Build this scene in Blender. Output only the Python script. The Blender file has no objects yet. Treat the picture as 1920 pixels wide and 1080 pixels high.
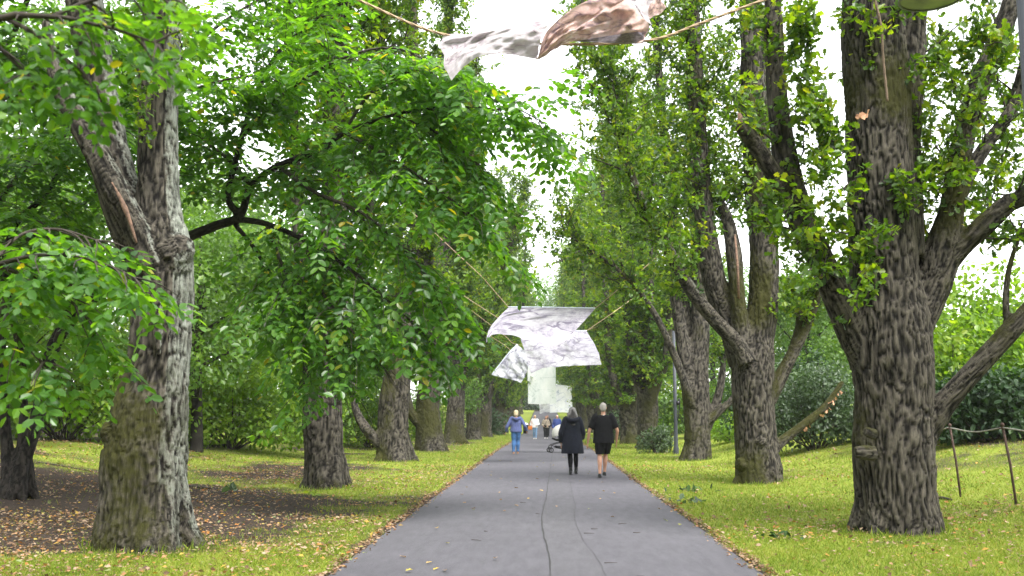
import bpy, math, random
import numpy as np
from mathutils import Vector, Matrix, Euler

# ------------------------------------------------------------------ camera, sky, sun, exposure
SC = bpy.context.scene
COL = SC.collection
F = 1867.0                       # focal length in photograph pixels
CAM = Vector((0, 0, 1.5))
PITCH, YAW = math.atan(240 / F), math.atan(62 / F)
cam_d = bpy.data.cameras.new('camera'); cam = bpy.data.objects.new('camera', cam_d); COL.objects.link(cam)
cam.location = CAM
cam.rotation_euler = (math.pi / 2 + PITCH, 0, YAW)
cam_d.sensor_width = 36; cam_d.lens = 36 * F / 1920
cam_d.clip_end = 2000; cam_d.clip_start = 0.05
cam_d.dof.use_dof = True; cam_d.dof.focus_distance = 16.5; cam_d.dof.aperture_fstop = 2.6
SC.camera = cam

w = bpy.data.worlds.new('World'); SC.world = w; w.use_nodes = True
nt = w.node_tree; nt.nodes.clear()
sky = nt.nodes.new('ShaderNodeTexSky'); sky.sky_type = 'NISHITA'; sky.sun_disc = False
sky.sun_elevation = math.radians(58); sky.sun_rotation = math.radians(150); sky.dust_density = 1.5; sky.air_density = 1.0
hs = nt.nodes.new('ShaderNodeHueSaturation'); hs.inputs['Saturation'].default_value = 0.12; hs.inputs['Value'].default_value = 1.0
bg = nt.nodes.new('ShaderNodeBackground'); bg.inputs['Strength'].default_value = 0.15
wo = nt.nodes.new('ShaderNodeOutputWorld')
nt.links.new(sky.outputs[0], hs.inputs['Color']); nt.links.new(hs.outputs[0], bg.inputs['Color']); nt.links.new(bg.outputs[0], wo.inputs['Surface'])
sun_d = bpy.data.lights.new('sun', 'SUN'); sun_d.energy = 1.5; sun_d.angle = math.radians(25); sun_d.color = (1, .97, .92)
sun = bpy.data.objects.new('sun', sun_d); COL.objects.link(sun)
sdir = Vector((math.sin(math.radians(150)) * math.cos(math.radians(58)), math.cos(math.radians(150)) * math.cos(math.radians(58)), math.sin(math.radians(58))))
sun.rotation_euler = sdir.to_track_quat('Z', 'Y').to_euler()
sun.location = (0, 0, 60)
SC.view_settings.view_transform = 'Standard'; SC.view_settings.look = 'None'
SC.view_settings.exposure = 2.3; SC.view_settings.gamma = 1; SC.view_settings.use_curve_mapping = False
SC.render.engine = 'CYCLES'
cy = SC.cycles
cy.max_bounces = 7; cy.diffuse_bounces = 4; cy.glossy_bounces = 2; cy.transmission_bounces = 5; cy.transparent_max_bounces = 8
cy.volume_bounces = 1; cy.caustics_reflective = False; cy.caustics_refractive = False
cy.use_denoising = True
cy.sample_clamp_indirect = 4

# ------------------------------------------------------------------ helpers
RM = np.array(Euler((math.pi / 2 + PITCH, 0, YAW)).to_matrix())
C0 = np.array(CAM)
def ray(px, py):
    return RM @ np.array([(px - 960) / F, (540 - py) / F, -1.0])
def at(px, py, Y):
    d = ray(px, py); return C0 + d * (Y / d[1])

def hashf(ix, iy, iz, seed):
    h = (ix.astype(np.int64) * 374761393 + iy.astype(np.int64) * 668265263 + iz.astype(np.int64) * 2147483647 + seed * 974634721) & 0xffffffff
    h = ((h ^ (h >> 13)) * 1274126177) & 0xffffffff
    h = ((h ^ (h >> 16)) * 2246822519) & 0xffffffff
    h = h ^ (h >> 15)
    return (h & 0xffffff) / float(0xffffff) * 2 - 1
def vnoise(p, seed=0):
    p = np.asarray(p, float)
    i = np.floor(p).astype(np.int64); f = p - i; u = f * f * f * (f * (f * 6 - 15) + 10)
    r = 0
    for a in (0, 1):
        for b in (0, 1):
            for c in (0, 1):
                wgt = (u[:, 0] if a else 1 - u[:, 0]) * (u[:, 1] if b else 1 - u[:, 1]) * (u[:, 2] if c else 1 - u[:, 2])
                r = r + wgt * hashf(i[:, 0] + a, i[:, 1] + b, i[:, 2] + c, seed)
    return r
def gnoise(p, seed=0):
    i = np.floor(p).astype(np.int64); f = p - i; u = f * f * f * (f * (f * 6 - 15) + 10); r = 0
    for a in (0, 1):
        for b in (0, 1):
            for c in (0, 1):
                wgt = (u[:, 0] if a else 1 - u[:, 0]) * (u[:, 1] if b else 1 - u[:, 1]) * (u[:, 2] if c else 1 - u[:, 2])
                q = [hashf(i[:, 0] + a, i[:, 1] + b, i[:, 2] + c, seed + 101 * k) for k in range(3)]
                r = r + wgt * (q[0] * (f[:, 0] - a) + q[1] * (f[:, 1] - b) + q[2] * (f[:, 2] - c))
    return r * 1.9
def fbm(p, o=3, seed=0):
    r, a, s = 0, 1.0, 0
    p = np.asarray(p, float)
    for k in range(o):
        r = r + a * vnoise(p * (2 ** k), seed + k); s += a; a *= .5
    return r / s
def n2(x, y, k, o=3, seed=0):
    x = np.asarray(x, float); y = np.asarray(y, float)
    return fbm(np.stack([x.ravel() * k, y.ravel() * k, np.zeros(x.size) + .37], 1), o, seed).reshape(x.shape)
def sstep(a, b, x):
    t = np.clip((np.asarray(x, float) - a) / (b - a), 0, 1); return t * t * (3 - 2 * t)
def unit(v):
    v = np.asarray(v, float); return v / np.maximum(np.linalg.norm(v, axis=-1, keepdims=True), 1e-9)

class G:
    """collects faces; build() links them as one mesh object"""
    def __init__(s): s.v = []; s.l = []; s.t = []; s.n = 0; s.ft = []; s.va = {}
    def add(s, v, faces, tint=None, **va):
        v = np.asarray(v, float).reshape(-1, 3); m = 0
        for fa in (faces if isinstance(faces, list) else [faces]):
            fa = np.asarray(fa, np.int64)
            if fa.ndim == 1: fa = fa[None]
            s.l.append((fa + s.n).ravel()); s.t.append(np.full(len(fa), fa.shape[1], np.int64)); m += len(fa)
        s.ft.append(np.full(m, 0.5) if tint is None else np.broadcast_to(np.asarray(tint, float), (m,)))
        for k, a in va.items(): s.va.setdefault(k, []).append(a)
        s.v.append(v); s.n += len(v)
        return s
    def mesh(s, name, mat, smooth=True, off=(0, 0, 0), tint=False):
        me = bpy.data.meshes.new(name)
        v = np.concatenate(s.v) - np.asarray(off, float); l = np.concatenate(s.l); t = np.concatenate(s.t)
        me.vertices.add(len(v)); me.vertices.foreach_set('co', v.astype(np.float32).ravel())
        me.loops.add(len(l)); me.loops.foreach_set('vertex_index', l.astype(np.int32))
        me.polygons.add(len(t)); me.polygons.foreach_set('loop_start', np.concatenate([[0], np.cumsum(t)[:-1]]).astype(np.int32))
        me.polygons.foreach_set('use_smooth', np.full(len(t), smooth))
        me.update(calc_edges=True)
        if tint:
            a = me.attributes.new('tint', 'FLOAT', 'FACE'); a.data.foreach_set('value', np.concatenate(s.ft).astype(np.float32))
        for k, arrs in s.va.items():
            a = np.concatenate(arrs)
            if a.ndim == 2:
                at_ = me.attributes.new(k, 'FLOAT_VECTOR', 'POINT'); at_.data.foreach_set('vector', a.astype(np.float32).ravel())
            else:
                at_ = me.attributes.new(k, 'FLOAT', 'POINT'); at_.data.foreach_set('value', a.astype(np.float32))
        if mat: me.materials.append(mat)
        return me
    def build(s, name, mat, parent=None, smooth=True, off=(0, 0, 0), tint=False):
        o = bpy.data.objects.new(name, s.mesh(name, mat, smooth, off, tint)); COL.objects.link(o)
        if parent: o.parent = parent
        return o

def tag(o, label=None, cat=None, group=None, kind=None):
    if label: o['label'] = label
    if cat: o['category'] = cat
    if group: o['group'] = group
    if kind: o['kind'] = kind
    return o
def thing(name, label, cat, loc=(0, 0, 0), group=None):
    o = bpy.data.objects.new(name, None); COL.objects.link(o); o.location = loc; o.empty_display_size = .2
    return tag(o, label, cat, group)
def copy_tree(o, parent=None):
    c = o.copy(); COL.objects.link(c)
    if parent: c.parent = parent
    for ch in [x for x in KIDS.get(o.name, [])]: copy_tree(ch, c)
    return c
KIDS = {}

def cr(pts, n):
    """Catmull-Rom through pts, n samples"""
    p = np.asarray(pts, float)
    if len(p) == 2: return p[0] + (p[1] - p[0]) * np.linspace(0, 1, n)[:, None]
    q = np.concatenate([[2 * p[0] - p[1]], p, [2 * p[-1] - p[-2]]])
    d = np.linalg.norm(np.diff(p[:, :min(3, p.shape[1])], axis=0), axis=1); c = np.concatenate([[0], np.cumsum(d)])
    s = np.linspace(0, c[-1], n); k = np.clip(np.searchsorted(c, s, 'right') - 1, 0, len(p) - 2)
    t = ((s - c[k]) / np.maximum(d[k], 1e-9))[:, None]
    a, b, e, f = q[k], q[k + 1], q[k + 2], q[k + 3]
    return .5 * (2 * b + (e - a) * t + (2 * a - 5 * b + 4 * e - f) * t * t + (3 * b - a - 3 * e + f) * t ** 3)
def frames(P, ref=(1, 0, 0)):
    T = unit(np.gradient(P, axis=0)); N = np.zeros_like(T)
    r = np.asarray(ref, float)
    if abs(r @ T[0]) > .9: r = np.array([0, 1., 0])
    n = r - T[0] * (r @ T[0]); N[0] = n / np.linalg.norm(n)
    for i in range(1, len(P)):
        n = N[i - 1] - T[i] * (N[i - 1] @ T[i]); N[i] = n / max(np.linalg.norm(n), 1e-9)
    return T, N, np.cross(T, N)
def tube(g, P, R, sides=8, tint=None, cap=True, ref=(1, 0, 0)):
    P = np.asarray(P, float); n = len(P); R = np.asarray(R, float)
    if R.ndim == 0: R = np.full(n, float(R))
    if R.ndim == 1: R = np.stack([R, R], 1)
    T, N, B = frames(P, ref)
    a = np.arange(sides) / sides * 2 * np.pi
    v = P[:, None] + N[:, None] * (np.cos(a)[None, :, None] * R[:, 0, None, None]) + B[:, None] * (np.sin(a)[None, :, None] * R[:, 1, None, None])
    i = np.arange(n - 1)[:, None] * sides; j = np.arange(sides)[None]; k = (j + 1) % sides
    q = np.stack([i + j, i + k, i + sides + k, i + sides + j], -1).reshape(-1, 4)
    fs = [q]
    if cap: fs += [np.arange(sides)[::-1][None], (np.arange(sides) + (n - 1) * sides)[None]]
    g.add(v.reshape(-1, 3), fs, tint)
    return g
def ball(g, c, r, seg=10, rings=7, R=None):
    r = np.broadcast_to(np.asarray(r, float), (3,))
    th = np.linspace(0, np.pi, rings + 2)[1:-1]; a = np.arange(seg) / seg * 2 * np.pi
    v = np.stack([np.sin(th)[:, None] * np.cos(a), np.sin(th)[:, None] * np.sin(a), np.repeat(np.cos(th)[:, None], seg, 1)], -1).reshape(-1, 3)
    v = np.concatenate([v, [[0, 0, 1], [0, 0, -1]]]) * r
    if R is not None: v = v @ np.asarray(R).T
    v = v + np.asarray(c, float); m = rings * seg
    i = np.arange(rings - 1)[:, None] * seg; j = np.arange(seg)[None]; k = (j + 1) % seg
    q = np.stack([i + j, i + seg + j, i + seg + k, i + k], -1).reshape(-1, 4)
    jj = np.arange(seg); kk = (jj + 1) % seg
    g.add(v, [q, np.stack([np.full(seg, m), jj, kk], 1), np.stack([np.full(seg, m + 1), kk + m - seg, jj + m - seg], 1)])
    return g
def boxg(g, c, s, R=None):
    v = np.array([[x, y, z] for x in (-.5, .5) for y in (-.5, .5) for z in (-.5, .5)]) * np.asarray(s, float)
    if R is not None: v = v @ np.asarray(R).T
    g.add(v + np.asarray(c, float), np.array([[0, 1, 3, 2], [4, 6, 7, 5], [0, 4, 5, 1], [2, 3, 7, 6], [0, 2, 6, 4], [1, 5, 7, 3]]))
    return g
def lathe(g, prof, c=(0, 0, 0), seg=24):
    prof = np.asarray(prof, float); n = len(prof); a = np.arange(seg) / seg * 2 * np.pi
    v = np.stack([prof[:, None, 0] * np.cos(a), prof[:, None, 0] * np.sin(a), np.repeat(prof[:, 1, None], seg, 1)], -1).reshape(-1, 3) + np.asarray(c, float)
    i = np.arange(n - 1)[:, None] * seg; j = np.arange(seg)[None]; k = (j + 1) % seg
    g.add(v, np.stack([i + j, i + k, i + seg + k, i + seg + j], -1).reshape(-1, 4)); return g
def remesh(g, voxel, smooth=0):
    o = g.build('temporary_blob', None)
    m = o.modifiers.new('r', 'REMESH'); m.mode = 'VOXEL'; m.voxel_size = voxel
    if smooth:
        s = o.modifiers.new('s', 'SMOOTH'); s.factor = .5; s.iterations = smooth
    dg = bpy.context.evaluated_depsgraph_get(); e = o.evaluated_get(dg); me = e.to_mesh()
    v = np.zeros(len(me.vertices) * 3, np.float32); me.vertices.foreach_get('co', v)
    nn = np.zeros(len(me.vertices) * 3, np.float32); me.vertices.foreach_get('normal', nn)
    l = np.zeros(len(me.loops), np.int32); me.loops.foreach_get('vertex_index', l)
    t = np.zeros(len(me.polygons), np.int32); me.polygons.foreach_get('loop_total', t)
    e.to_mesh_clear(); old = o.data; bpy.data.objects.remove(o); bpy.data.meshes.remove(old)
    r = G(); r.v = [v.reshape(-1, 3).astype(float)]; r.n = len(v) // 3; r.l = [l.astype(np.int64)]; r.t = [t.astype(np.int64)]; r.ft = [np.full(len(t), .5)]
    return r, nn.reshape(-1, 3).astype(float)

# ------------------------------------------------------------------ materials
def mat(name):
    m = bpy.data.materials.new(name); m.use_nodes = True; nt = m.node_tree; nt.nodes.clear()
    out = nt.nodes.new('ShaderNodeOutputMaterial')
    def nd(t, **kw):
        n = nt.nodes.new(t)
        for k, v in kw.items():
            if k.startswith('i_'):
                key = k[2:]; n.inputs[int(key) if key.isdigit() else key.replace('_', ' ')].default_value = v
            else: setattr(n, k, v)
        return n
    return m, nd, nt.links.new, out
def ramp(nd, stops):
    r = nd('ShaderNodeValToRGB'); e = r.color_ramp.elements
    while len(e) < len(stops): e.new(.5)
    for k, (p, c) in enumerate(stops): e[k].position = p; e[k].color = (*c, 1) if len(c) == 3 else c
    return r
def plain(name, col, rough=.7, var=.15, scale=30, bump=0, metallic=0, spec=.4, sheen=0):
    m, nd, ln, out = mat(name)
    b = nd('ShaderNodeBsdfPrincipled', i_Roughness=rough, i_Metallic=metallic); b.inputs['Specular IOR Level'].default_value = spec
    if sheen: b.inputs['Sheen Weight'].default_value = sheen
    tc = nd('ShaderNodeTexCoord'); n = nd('ShaderNodeTexNoise', i_Scale=scale, i_Detail=4.0); ln(tc.outputs['Object'], n.inputs['Vector'])
    c = np.array(col)
    r = ramp(nd, [(.3, tuple(c * (1 - var))), (.7, tuple(np.minimum(c * (1 + var), 1)))])
    ln(n.outputs['Fac'], r.inputs[0]); ln(r.outputs[0], b.inputs['Base Color'])
    if bump:
        bp = nd('ShaderNodeBump', i_Strength=bump, i_Distance=.01); ln(n.outputs['Fac'], bp.inputs['Height']); ln(bp.outputs[0], b.inputs['Normal'])
    ln(b.outputs[0], out.inputs[0]); return m
def leafmat(name, stops, trans, tfac=.45, rough=.42, spec=.5, objrand=False):
    """leaf blade: glossy skin plus light passing through; 'tint' is each leaf's own hue"""
    m, nd, ln, out = mat(name)
    at_ = nd('ShaderNodeAttribute', attribute_name='tint')
    r = ramp(nd, stops)
    if objrand:
        oi = nd('ShaderNodeObjectInfo'); ln(oi.outputs['Random'], r.inputs[0])
    else: ln(at_.outputs['Fac'], r.inputs[0])
    b = nd('ShaderNodeBsdfPrincipled', i_Roughness=rough); b.inputs['Specular IOR Level'].default_value = spec
    ln(r.outputs[0], b.inputs['Base Color'])
    mx = nd('ShaderNodeMix', data_type='RGBA', blend_type='MULTIPLY'); mx.inputs['Factor'].default_value = 1
    ln(r.outputs[0], mx.inputs[6]); mx.inputs[7].default_value = (*trans, 1)
    t = nd('ShaderNodeBsdfTranslucent'); ln(mx.outputs[2], t.inputs['Color'])
    s = nd('ShaderNodeMixShader', i_Fac=tfac); ln(b.outputs[0], s.inputs[1]); ln(t.outputs[0], s.inputs[2])
    ln(s.outputs[0], out.inputs[0]); return m
def barkmat(name, dark, light, lichen=(.30, .32, .275), moss=(.05, .05, .012)):
    m, nd, ln, out = mat(name)
    a = nd('ShaderNodeAttribute', attribute_name='bark'); ri = nd('ShaderNodeAttribute', attribute_name='ridge')
    li = nd('ShaderNodeAttribute', attribute_name='lichen'); mo = nd('ShaderNodeAttribute', attribute_name='moss')
    mp = nd('ShaderNodeMapping'); mp.inputs['Scale'].default_value = (75, 75, 11); ln(a.outputs['Vector'], mp.inputs[0])
    n = nd('ShaderNodeTexNoise', i_Scale=1.0, i_Detail=7.0, i_Roughness=.65); ln(mp.outputs[0], n.inputs['Vector'])
    n3 = nd('ShaderNodeTexNoise', i_Scale=11.0, i_Detail=6.0, i_Roughness=.7); ln(a.outputs['Vector'], n3.inputs['Vector'])
    add = nd('ShaderNodeMath', operation='MULTIPLY_ADD'); ln(ri.outputs['Fac'], add.inputs[0]); add.inputs[1].default_value = .75; 
    sc = nd('ShaderNodeMath', operation='MULTIPLY_ADD'); ln(n.outputs['Fac'], sc.inputs[0]); sc.inputs[1].default_value = .7; sc.inputs[2].default_value = -.22
    ln(sc.outputs[0], add.inputs[2])
    r = ramp(nd, [(.28, dark), (.5, tuple(.74 * np.array(dark) + .26 * np.array(light))), (.68, tuple(.5 * np.array(dark) + .5 * np.array(light))), (.95, light)]); ln(add.outputs[0], r.inputs[0])
    def patch(src, col1, col2, base, lo, hi, amp):
        q = nd('ShaderNodeMath', operation='MULTIPLY_ADD'); ln(n3.outputs['Fac'], q.inputs[0]); q.inputs[1].default_value = amp; ln(src, q.inputs[2])
        mr = nd('ShaderNodeMapRange'); ln(q.outputs[0], mr.inputs[0]); mr.inputs[1].default_value = lo; mr.inputs[2].default_value = hi
        cc = ramp(nd, [(.3, col1), (.75, col2)]); ln(n.outputs['Fac'], cc.inputs[0])
        mx = nd('ShaderNodeMix', data_type='RGBA'); ln(mr.outputs[0], mx.inputs['Factor']); ln(base, mx.inputs[6]); ln(cc.outputs[0], mx.inputs[7])
        return mx.outputs[2]
    lr = nd('ShaderNodeMath', operation='MULTIPLY_ADD', i_1=.45, i_2=-.38); ln(add.outputs[0], lr.inputs[0]); ls = nd('ShaderNodeMath', operation='ADD'); ln(li.outputs['Fac'], ls.inputs[0]); ln(lr.outputs[0], ls.inputs[1])
    c = patch(ls.outputs[0], tuple(.55 * np.array(lichen)), lichen, r.outputs[0], 1.0, 1.4, 1.2)
    c = patch(mo.outputs['Fac'], tuple(.4 * np.array(moss)), moss, c, 1.05, 1.4, 1.2)
    b = nd('ShaderNodeBsdfPrincipled', i_Roughness=.9); b.inputs['Specular IOR Level'].default_value = .2
    ln(c, b.inputs['Base Color'])
    bp = nd('ShaderNodeBump', i_Strength=.9, i_Distance=.025); ln(add.outputs[0], bp.inputs['Height']); ln(bp.outputs[0], b.inputs['Normal'])
    ln(b.outputs[0], out.inputs[0]); return m

M = {}
M['bark'] = barkmat('oak_bark', (.004, .0033, .0026), (.112, .099, .079))
M['bark_dark'] = barkmat('dark_smooth_bark', (.006, .005, .0045), (.05, .043, .036))
M['twig'] = plain('twig_bark', (.045, .036, .028), .9, .4, 20)
M['wood'] = plain('torn_wood', (.15, .09, .062), .85, .5, 22, .6)
oakg = [(0, (.020, .05, .010)), (.45, (.066, .138, .014)), (.9, (.17, .25, .022)), (1, (.19, .19, .03))]
M['oak'] = leafmat('oak_leaf', oakg, (2.25, 2.15, .3), .52)
M['oak_i'] = leafmat('oak_leaf_single', oakg, (2.25, 2.15, .3), .52, objrand=True)
ywg = [(0, (.035, .095, .022)), (.5, (.075, .18, .030)), (.92, (.14, .26, .032)), (1, (.30, .25, .03))]
M['yw'] = leafmat('oval_leaf', ywg, (2.1, 2.15, .32), .54, .33, .55)
M['yw_i'] = leafmat('oval_leaf_single', ywg, (2.1, 2.15, .32), .54, .33, .55, objrand=True)
M['wood_leaf'] = leafmat('woodland_leaf', [(0, (.04, .09, .012)), (.5, (.085, .17, .02)), (1, (.15, .24, .03))], (1.7, 1.8, .7), .45, .45)
M['bright'] = leafmat('bright_shrub_leaf', [(0, (.07, .14, .015)), (.5, (.15, .26, .022)), (1, (.27, .34, .05))], (1.9, 1.9, .5), .5, .4)
M['rhodo'] = leafmat('dark_glossy_leaf', [(0, (.012, .03, .012)), (.6, (.03, .065, .022)), (1, (.06, .11, .03))], (1.4, 1.7, .5), .3, .55, .35)
M['greyleaf'] = leafmat('grey_green_leaf', [(0, (.035, .06, .03)), (.6, (.07, .11, .05)), (1, (.11, .16, .07))], (1.3, 1.6, .7), .35, .45)
M['grass'] = leafmat('grass_blade', [(0, (.07, .11, .012)), (.5, (.15, .22, .018)), (.8, (.23, .28, .03)), (1, (.33, .28, .09))], (1.4, 1.5, .6), .35, .6, .3)
M['litter'] = leafmat('dead_leaf', [(0, (.09, .05, .03)), (.25, (.26, .16, .09)), (.55, (.40, .30, .21)), (.78, (.36, .15, .04)), (.9, (.45, .32, .06)), (1, (.2, .26, .12))], (1, .9, .7), .25, .6, .3)
M['litter_i'] = leafmat('dead_leaf_single', [(0, (.2, .12, .06)), (.4, (.42, .30, .17)), (.7, (.5, .36, .06)), (1, (.2, .25, .09))], (1, .9, .7), .25, .6, .3, objrand=True)
M['rope'] = plain('manila_rope', (.36, .26, .165), .85, .2, 80)
M['old_rope'] = plain('weathered_rope', (.17, .12, .085), .9, .25, 60)
M['wire'] = plain('grey_cord', (.30, .28, .25), .7, .2, 40)
M['rust'] = plain('rusty_iron', (.075, .045, .035), .8, .35, 25, .3)
M['pole'] = plain('dark_grey_paint', (.034, .039, .047), .45, .08, 6)
M['lampmetal'] = plain('lamp_grey_paint', (.20, .21, .22), .45, .08, 6)
M['lampglass'] = plain('lamp_glass', (.34, .38, .27), .12, .3, 5, 0, 0, .6)
M['black'] = plain('black_cloth', (.010, .010, .012), .9, .25, 15, .15, 0, .15)
M['navy'] = plain('navy_coat_cloth', (.010, .012, .020), .9, .25, 15, .15, 0, .2)
M['skin'] = plain('skin', (.50, .27, .19), .55, .08, 12)
M['greyhair'] = plain('short_grey_hair', (.36, .33, .30), .8, .25, 90, .5)
M['blond'] = plain('blond_hair', (.55, .43, .27), .7, .3, 60, .6)
M['brownhair'] = plain('brown_hair', (.12, .07, .045), .7, .3, 60, .6)
M['darkhair'] = plain('dark_hair', (.03, .024, .022), .7, .3, 60, .6)
M['hoodie'] = plain('blue_knit', (.085, .105, .24), .95, .18, 25, .2)
M['jeans'] = plain('blue_denim', (.045, .12, .27), .9, .25, 14, .15)
M['jeans_pale'] = plain('pale_denim', (.16, .27, .42), .9, .2, 14, .15)
M['whitecloth'] = plain('white_jacket_cloth', (.72, .72, .72), .9, .06, 12, .15)
M['beige'] = plain('beige_jacket_cloth', (.30, .25, .19), .9, .15, 12, .15)
M['royal'] = plain('royal_blue_cloth', (.025, .045, .17), .8, .2, 12, .1)
M['greycloth'] = plain('grey_cloth', (.12, .12, .13), .9, .2, 12, .1)
M['shoe'] = plain('black_shoe', (.012, .012, .013), .5, .2, 20)
M['paleshoe'] = plain('pale_shoe', (.6, .57, .53), .6, .1, 20)
M['tanshoe'] = plain('tan_shoe', (.30, .17, .11), .6, .15, 20)
M['orange'] = plain('orange_leather', (.55, .17, .03), .5, .15, 20)
M['canopy'] = plain('cream_stroller_cloth', (.66, .64, .60), .85, .06, 10, .1)
M['blackmetal'] = plain('black_frame_metal', (.012, .012, .013), .35, .1, 10)
M['rubber'] = plain('black_rubber', (.02, .02, .02), .8, .1, 30)
M['greyrim'] = plain('grey_rim', (.16, .16, .17), .4, .1, 10, 0, .3)
M['whitelid'] = plain('white_paint', (.7, .7, .68), .5, .05, 5)
M['paper'] = plain('white_paper', (.75, .76, .78), .7, .04, 5)
M['deadleaf'] = plain('dry_brown_leaf', (.46, .25, .15), .8, .25, 30)
def hair_two():
    m, nd, ln, out = mat('grey_streaked_hair')
    tc = nd('ShaderNodeTexCoord'); sp = nd('ShaderNodeSeparateXYZ'); ln(tc.outputs['Object'], sp.inputs[0])
    n = nd('ShaderNodeTexNoise', i_Scale=38.0, i_Detail=3.0); mp = nd('ShaderNodeMapping'); mp.inputs['Scale'].default_value = (1, 1, .12); ln(tc.outputs['Object'], mp.inputs[0]); ln(mp.outputs[0], n.inputs['Vector'])
    ab = nd('ShaderNodeMath', operation='ABSOLUTE'); ln(sp.outputs['X'], ab.inputs[0])
    a = nd('ShaderNodeMath', operation='MULTIPLY_ADD'); ln(ab.outputs[0], a.inputs[0]); a.inputs[1].default_value = 5.0; ln(n.outputs['Fac'], a.inputs[2])
    zz = nd('ShaderNodeMath', operation='MULTIPLY_ADD'); ln(sp.outputs['Z'], zz.inputs[0]); zz.inputs[1].default_value = 2.2; zz.inputs[2].default_value = -3.4
    s = nd('ShaderNodeMath', operation='ADD'); ln(a.outputs[0], s.inputs[0]); ln(zz.outputs[0], s.inputs[1])
    r = ramp(nd, [(.78, (.026, .022, .021)), (1.0, (.15, .142, .14))]); ln(s.outputs[0], r.inputs[0])
    b = nd('ShaderNodeBsdfPrincipled', i_Roughness=.5); ln(r.outputs[0], b.inputs['Base Color'])
    bp = nd('ShaderNodeBump', i_Strength=.5, i_Distance=.01); ln(n.outputs['Fac'], bp.inputs['Height']); ln(bp.outputs[0], b.inputs['Normal'])
    ln(b.outputs[0], out.inputs[0]); return m
M['streakhair'] = hair_two()
def asphalt(name, lo, hi, big=.5):
    m, nd, ln, out = mat(name)
    tc = nd('ShaderNodeTexCoord')
    n1 = nd('ShaderNodeTexNoise', i_Scale=170.0, i_Detail=2.0, i_Roughness=.7); ln(tc.outputs['Object'], n1.inputs['Vector'])
    n2_ = nd('ShaderNodeTexNoise', i_Scale=.45, i_Detail=6.0, i_Roughness=.62); ln(tc.outputs['Object'], n2_.inputs['Vector'])
    n4 = nd('ShaderNodeTexNoise', i_Scale=5.0, i_Detail=5.0, i_Roughness=.7); mp = nd('ShaderNodeMapping'); mp.inputs['Scale'].default_value = (1.6, .35, 1); ln(tc.outputs['Object'], mp.inputs[0]); ln(mp.outputs[0], n4.inputs['Vector'])
    v = nd('ShaderNodeTexVoronoi', i_Scale=95.0); ln(tc.outputs['Object'], v.inputs['Vector'])
    a = nd('ShaderNodeMath', operation='MULTIPLY_ADD'); ln(n2_.outputs['Fac'], a.inputs[0]); a.inputs[1].default_value = big; ln(n4.outputs['Fac'], a.inputs[2])
    c = nd('ShaderNodeMath', operation='MULTIPLY_ADD'); ln(n1.outputs['Fac'], c.inputs[0]); c.inputs[1].default_value = .55; ln(a.outputs[0], c.inputs[2])
    mr = nd('ShaderNodeMapRange'); ln(c.outputs[0], mr.inputs[0]); mr.inputs[1].default_value = .65; mr.inputs[2].default_value = 1.4
    r = ramp(nd, [(0, lo), (1, hi)]); ln(mr.outputs[0], r.inputs[0])
    mx = nd('ShaderNodeMix', data_type='RGBA'); lt = nd('ShaderNodeMath', operation='LESS_THAN', i_1=.16); ln(v.outputs['Distance'], lt.inputs[0]); ln(lt.outputs[0], mx.inputs['Factor'])
    ln(r.outputs[0], mx.inputs[6]); mx.inputs[7].default_value = (*(min(1, 1.45 * x) for x in hi), 1)
    b = nd('ShaderNodeBsdfPrincipled', i_Roughness=.82); b.inputs['Specular IOR Level'].default_value = .35; ln(mx.outputs[2], b.inputs['Base Color'])
    bp = nd('ShaderNodeBump', i_Strength=.5, i_Distance=.006); ln(n1.outputs['Fac'], bp.inputs['Height']); ln(bp.outputs[0], b.inputs['Normal'])
    ln(b.outputs[0], out.inputs[0]); return m
M['asphalt'] = asphalt('asphalt', (.050, .048, .056), (.106, .101, .116))
M['asphalt_patch'] = asphalt('asphalt_patch', (.057, .055, .062), (.112, .107, .121), .3)
M['tar'] = plain('tarred_crack', (.03, .029, .029), .8, .3, 40)
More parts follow.
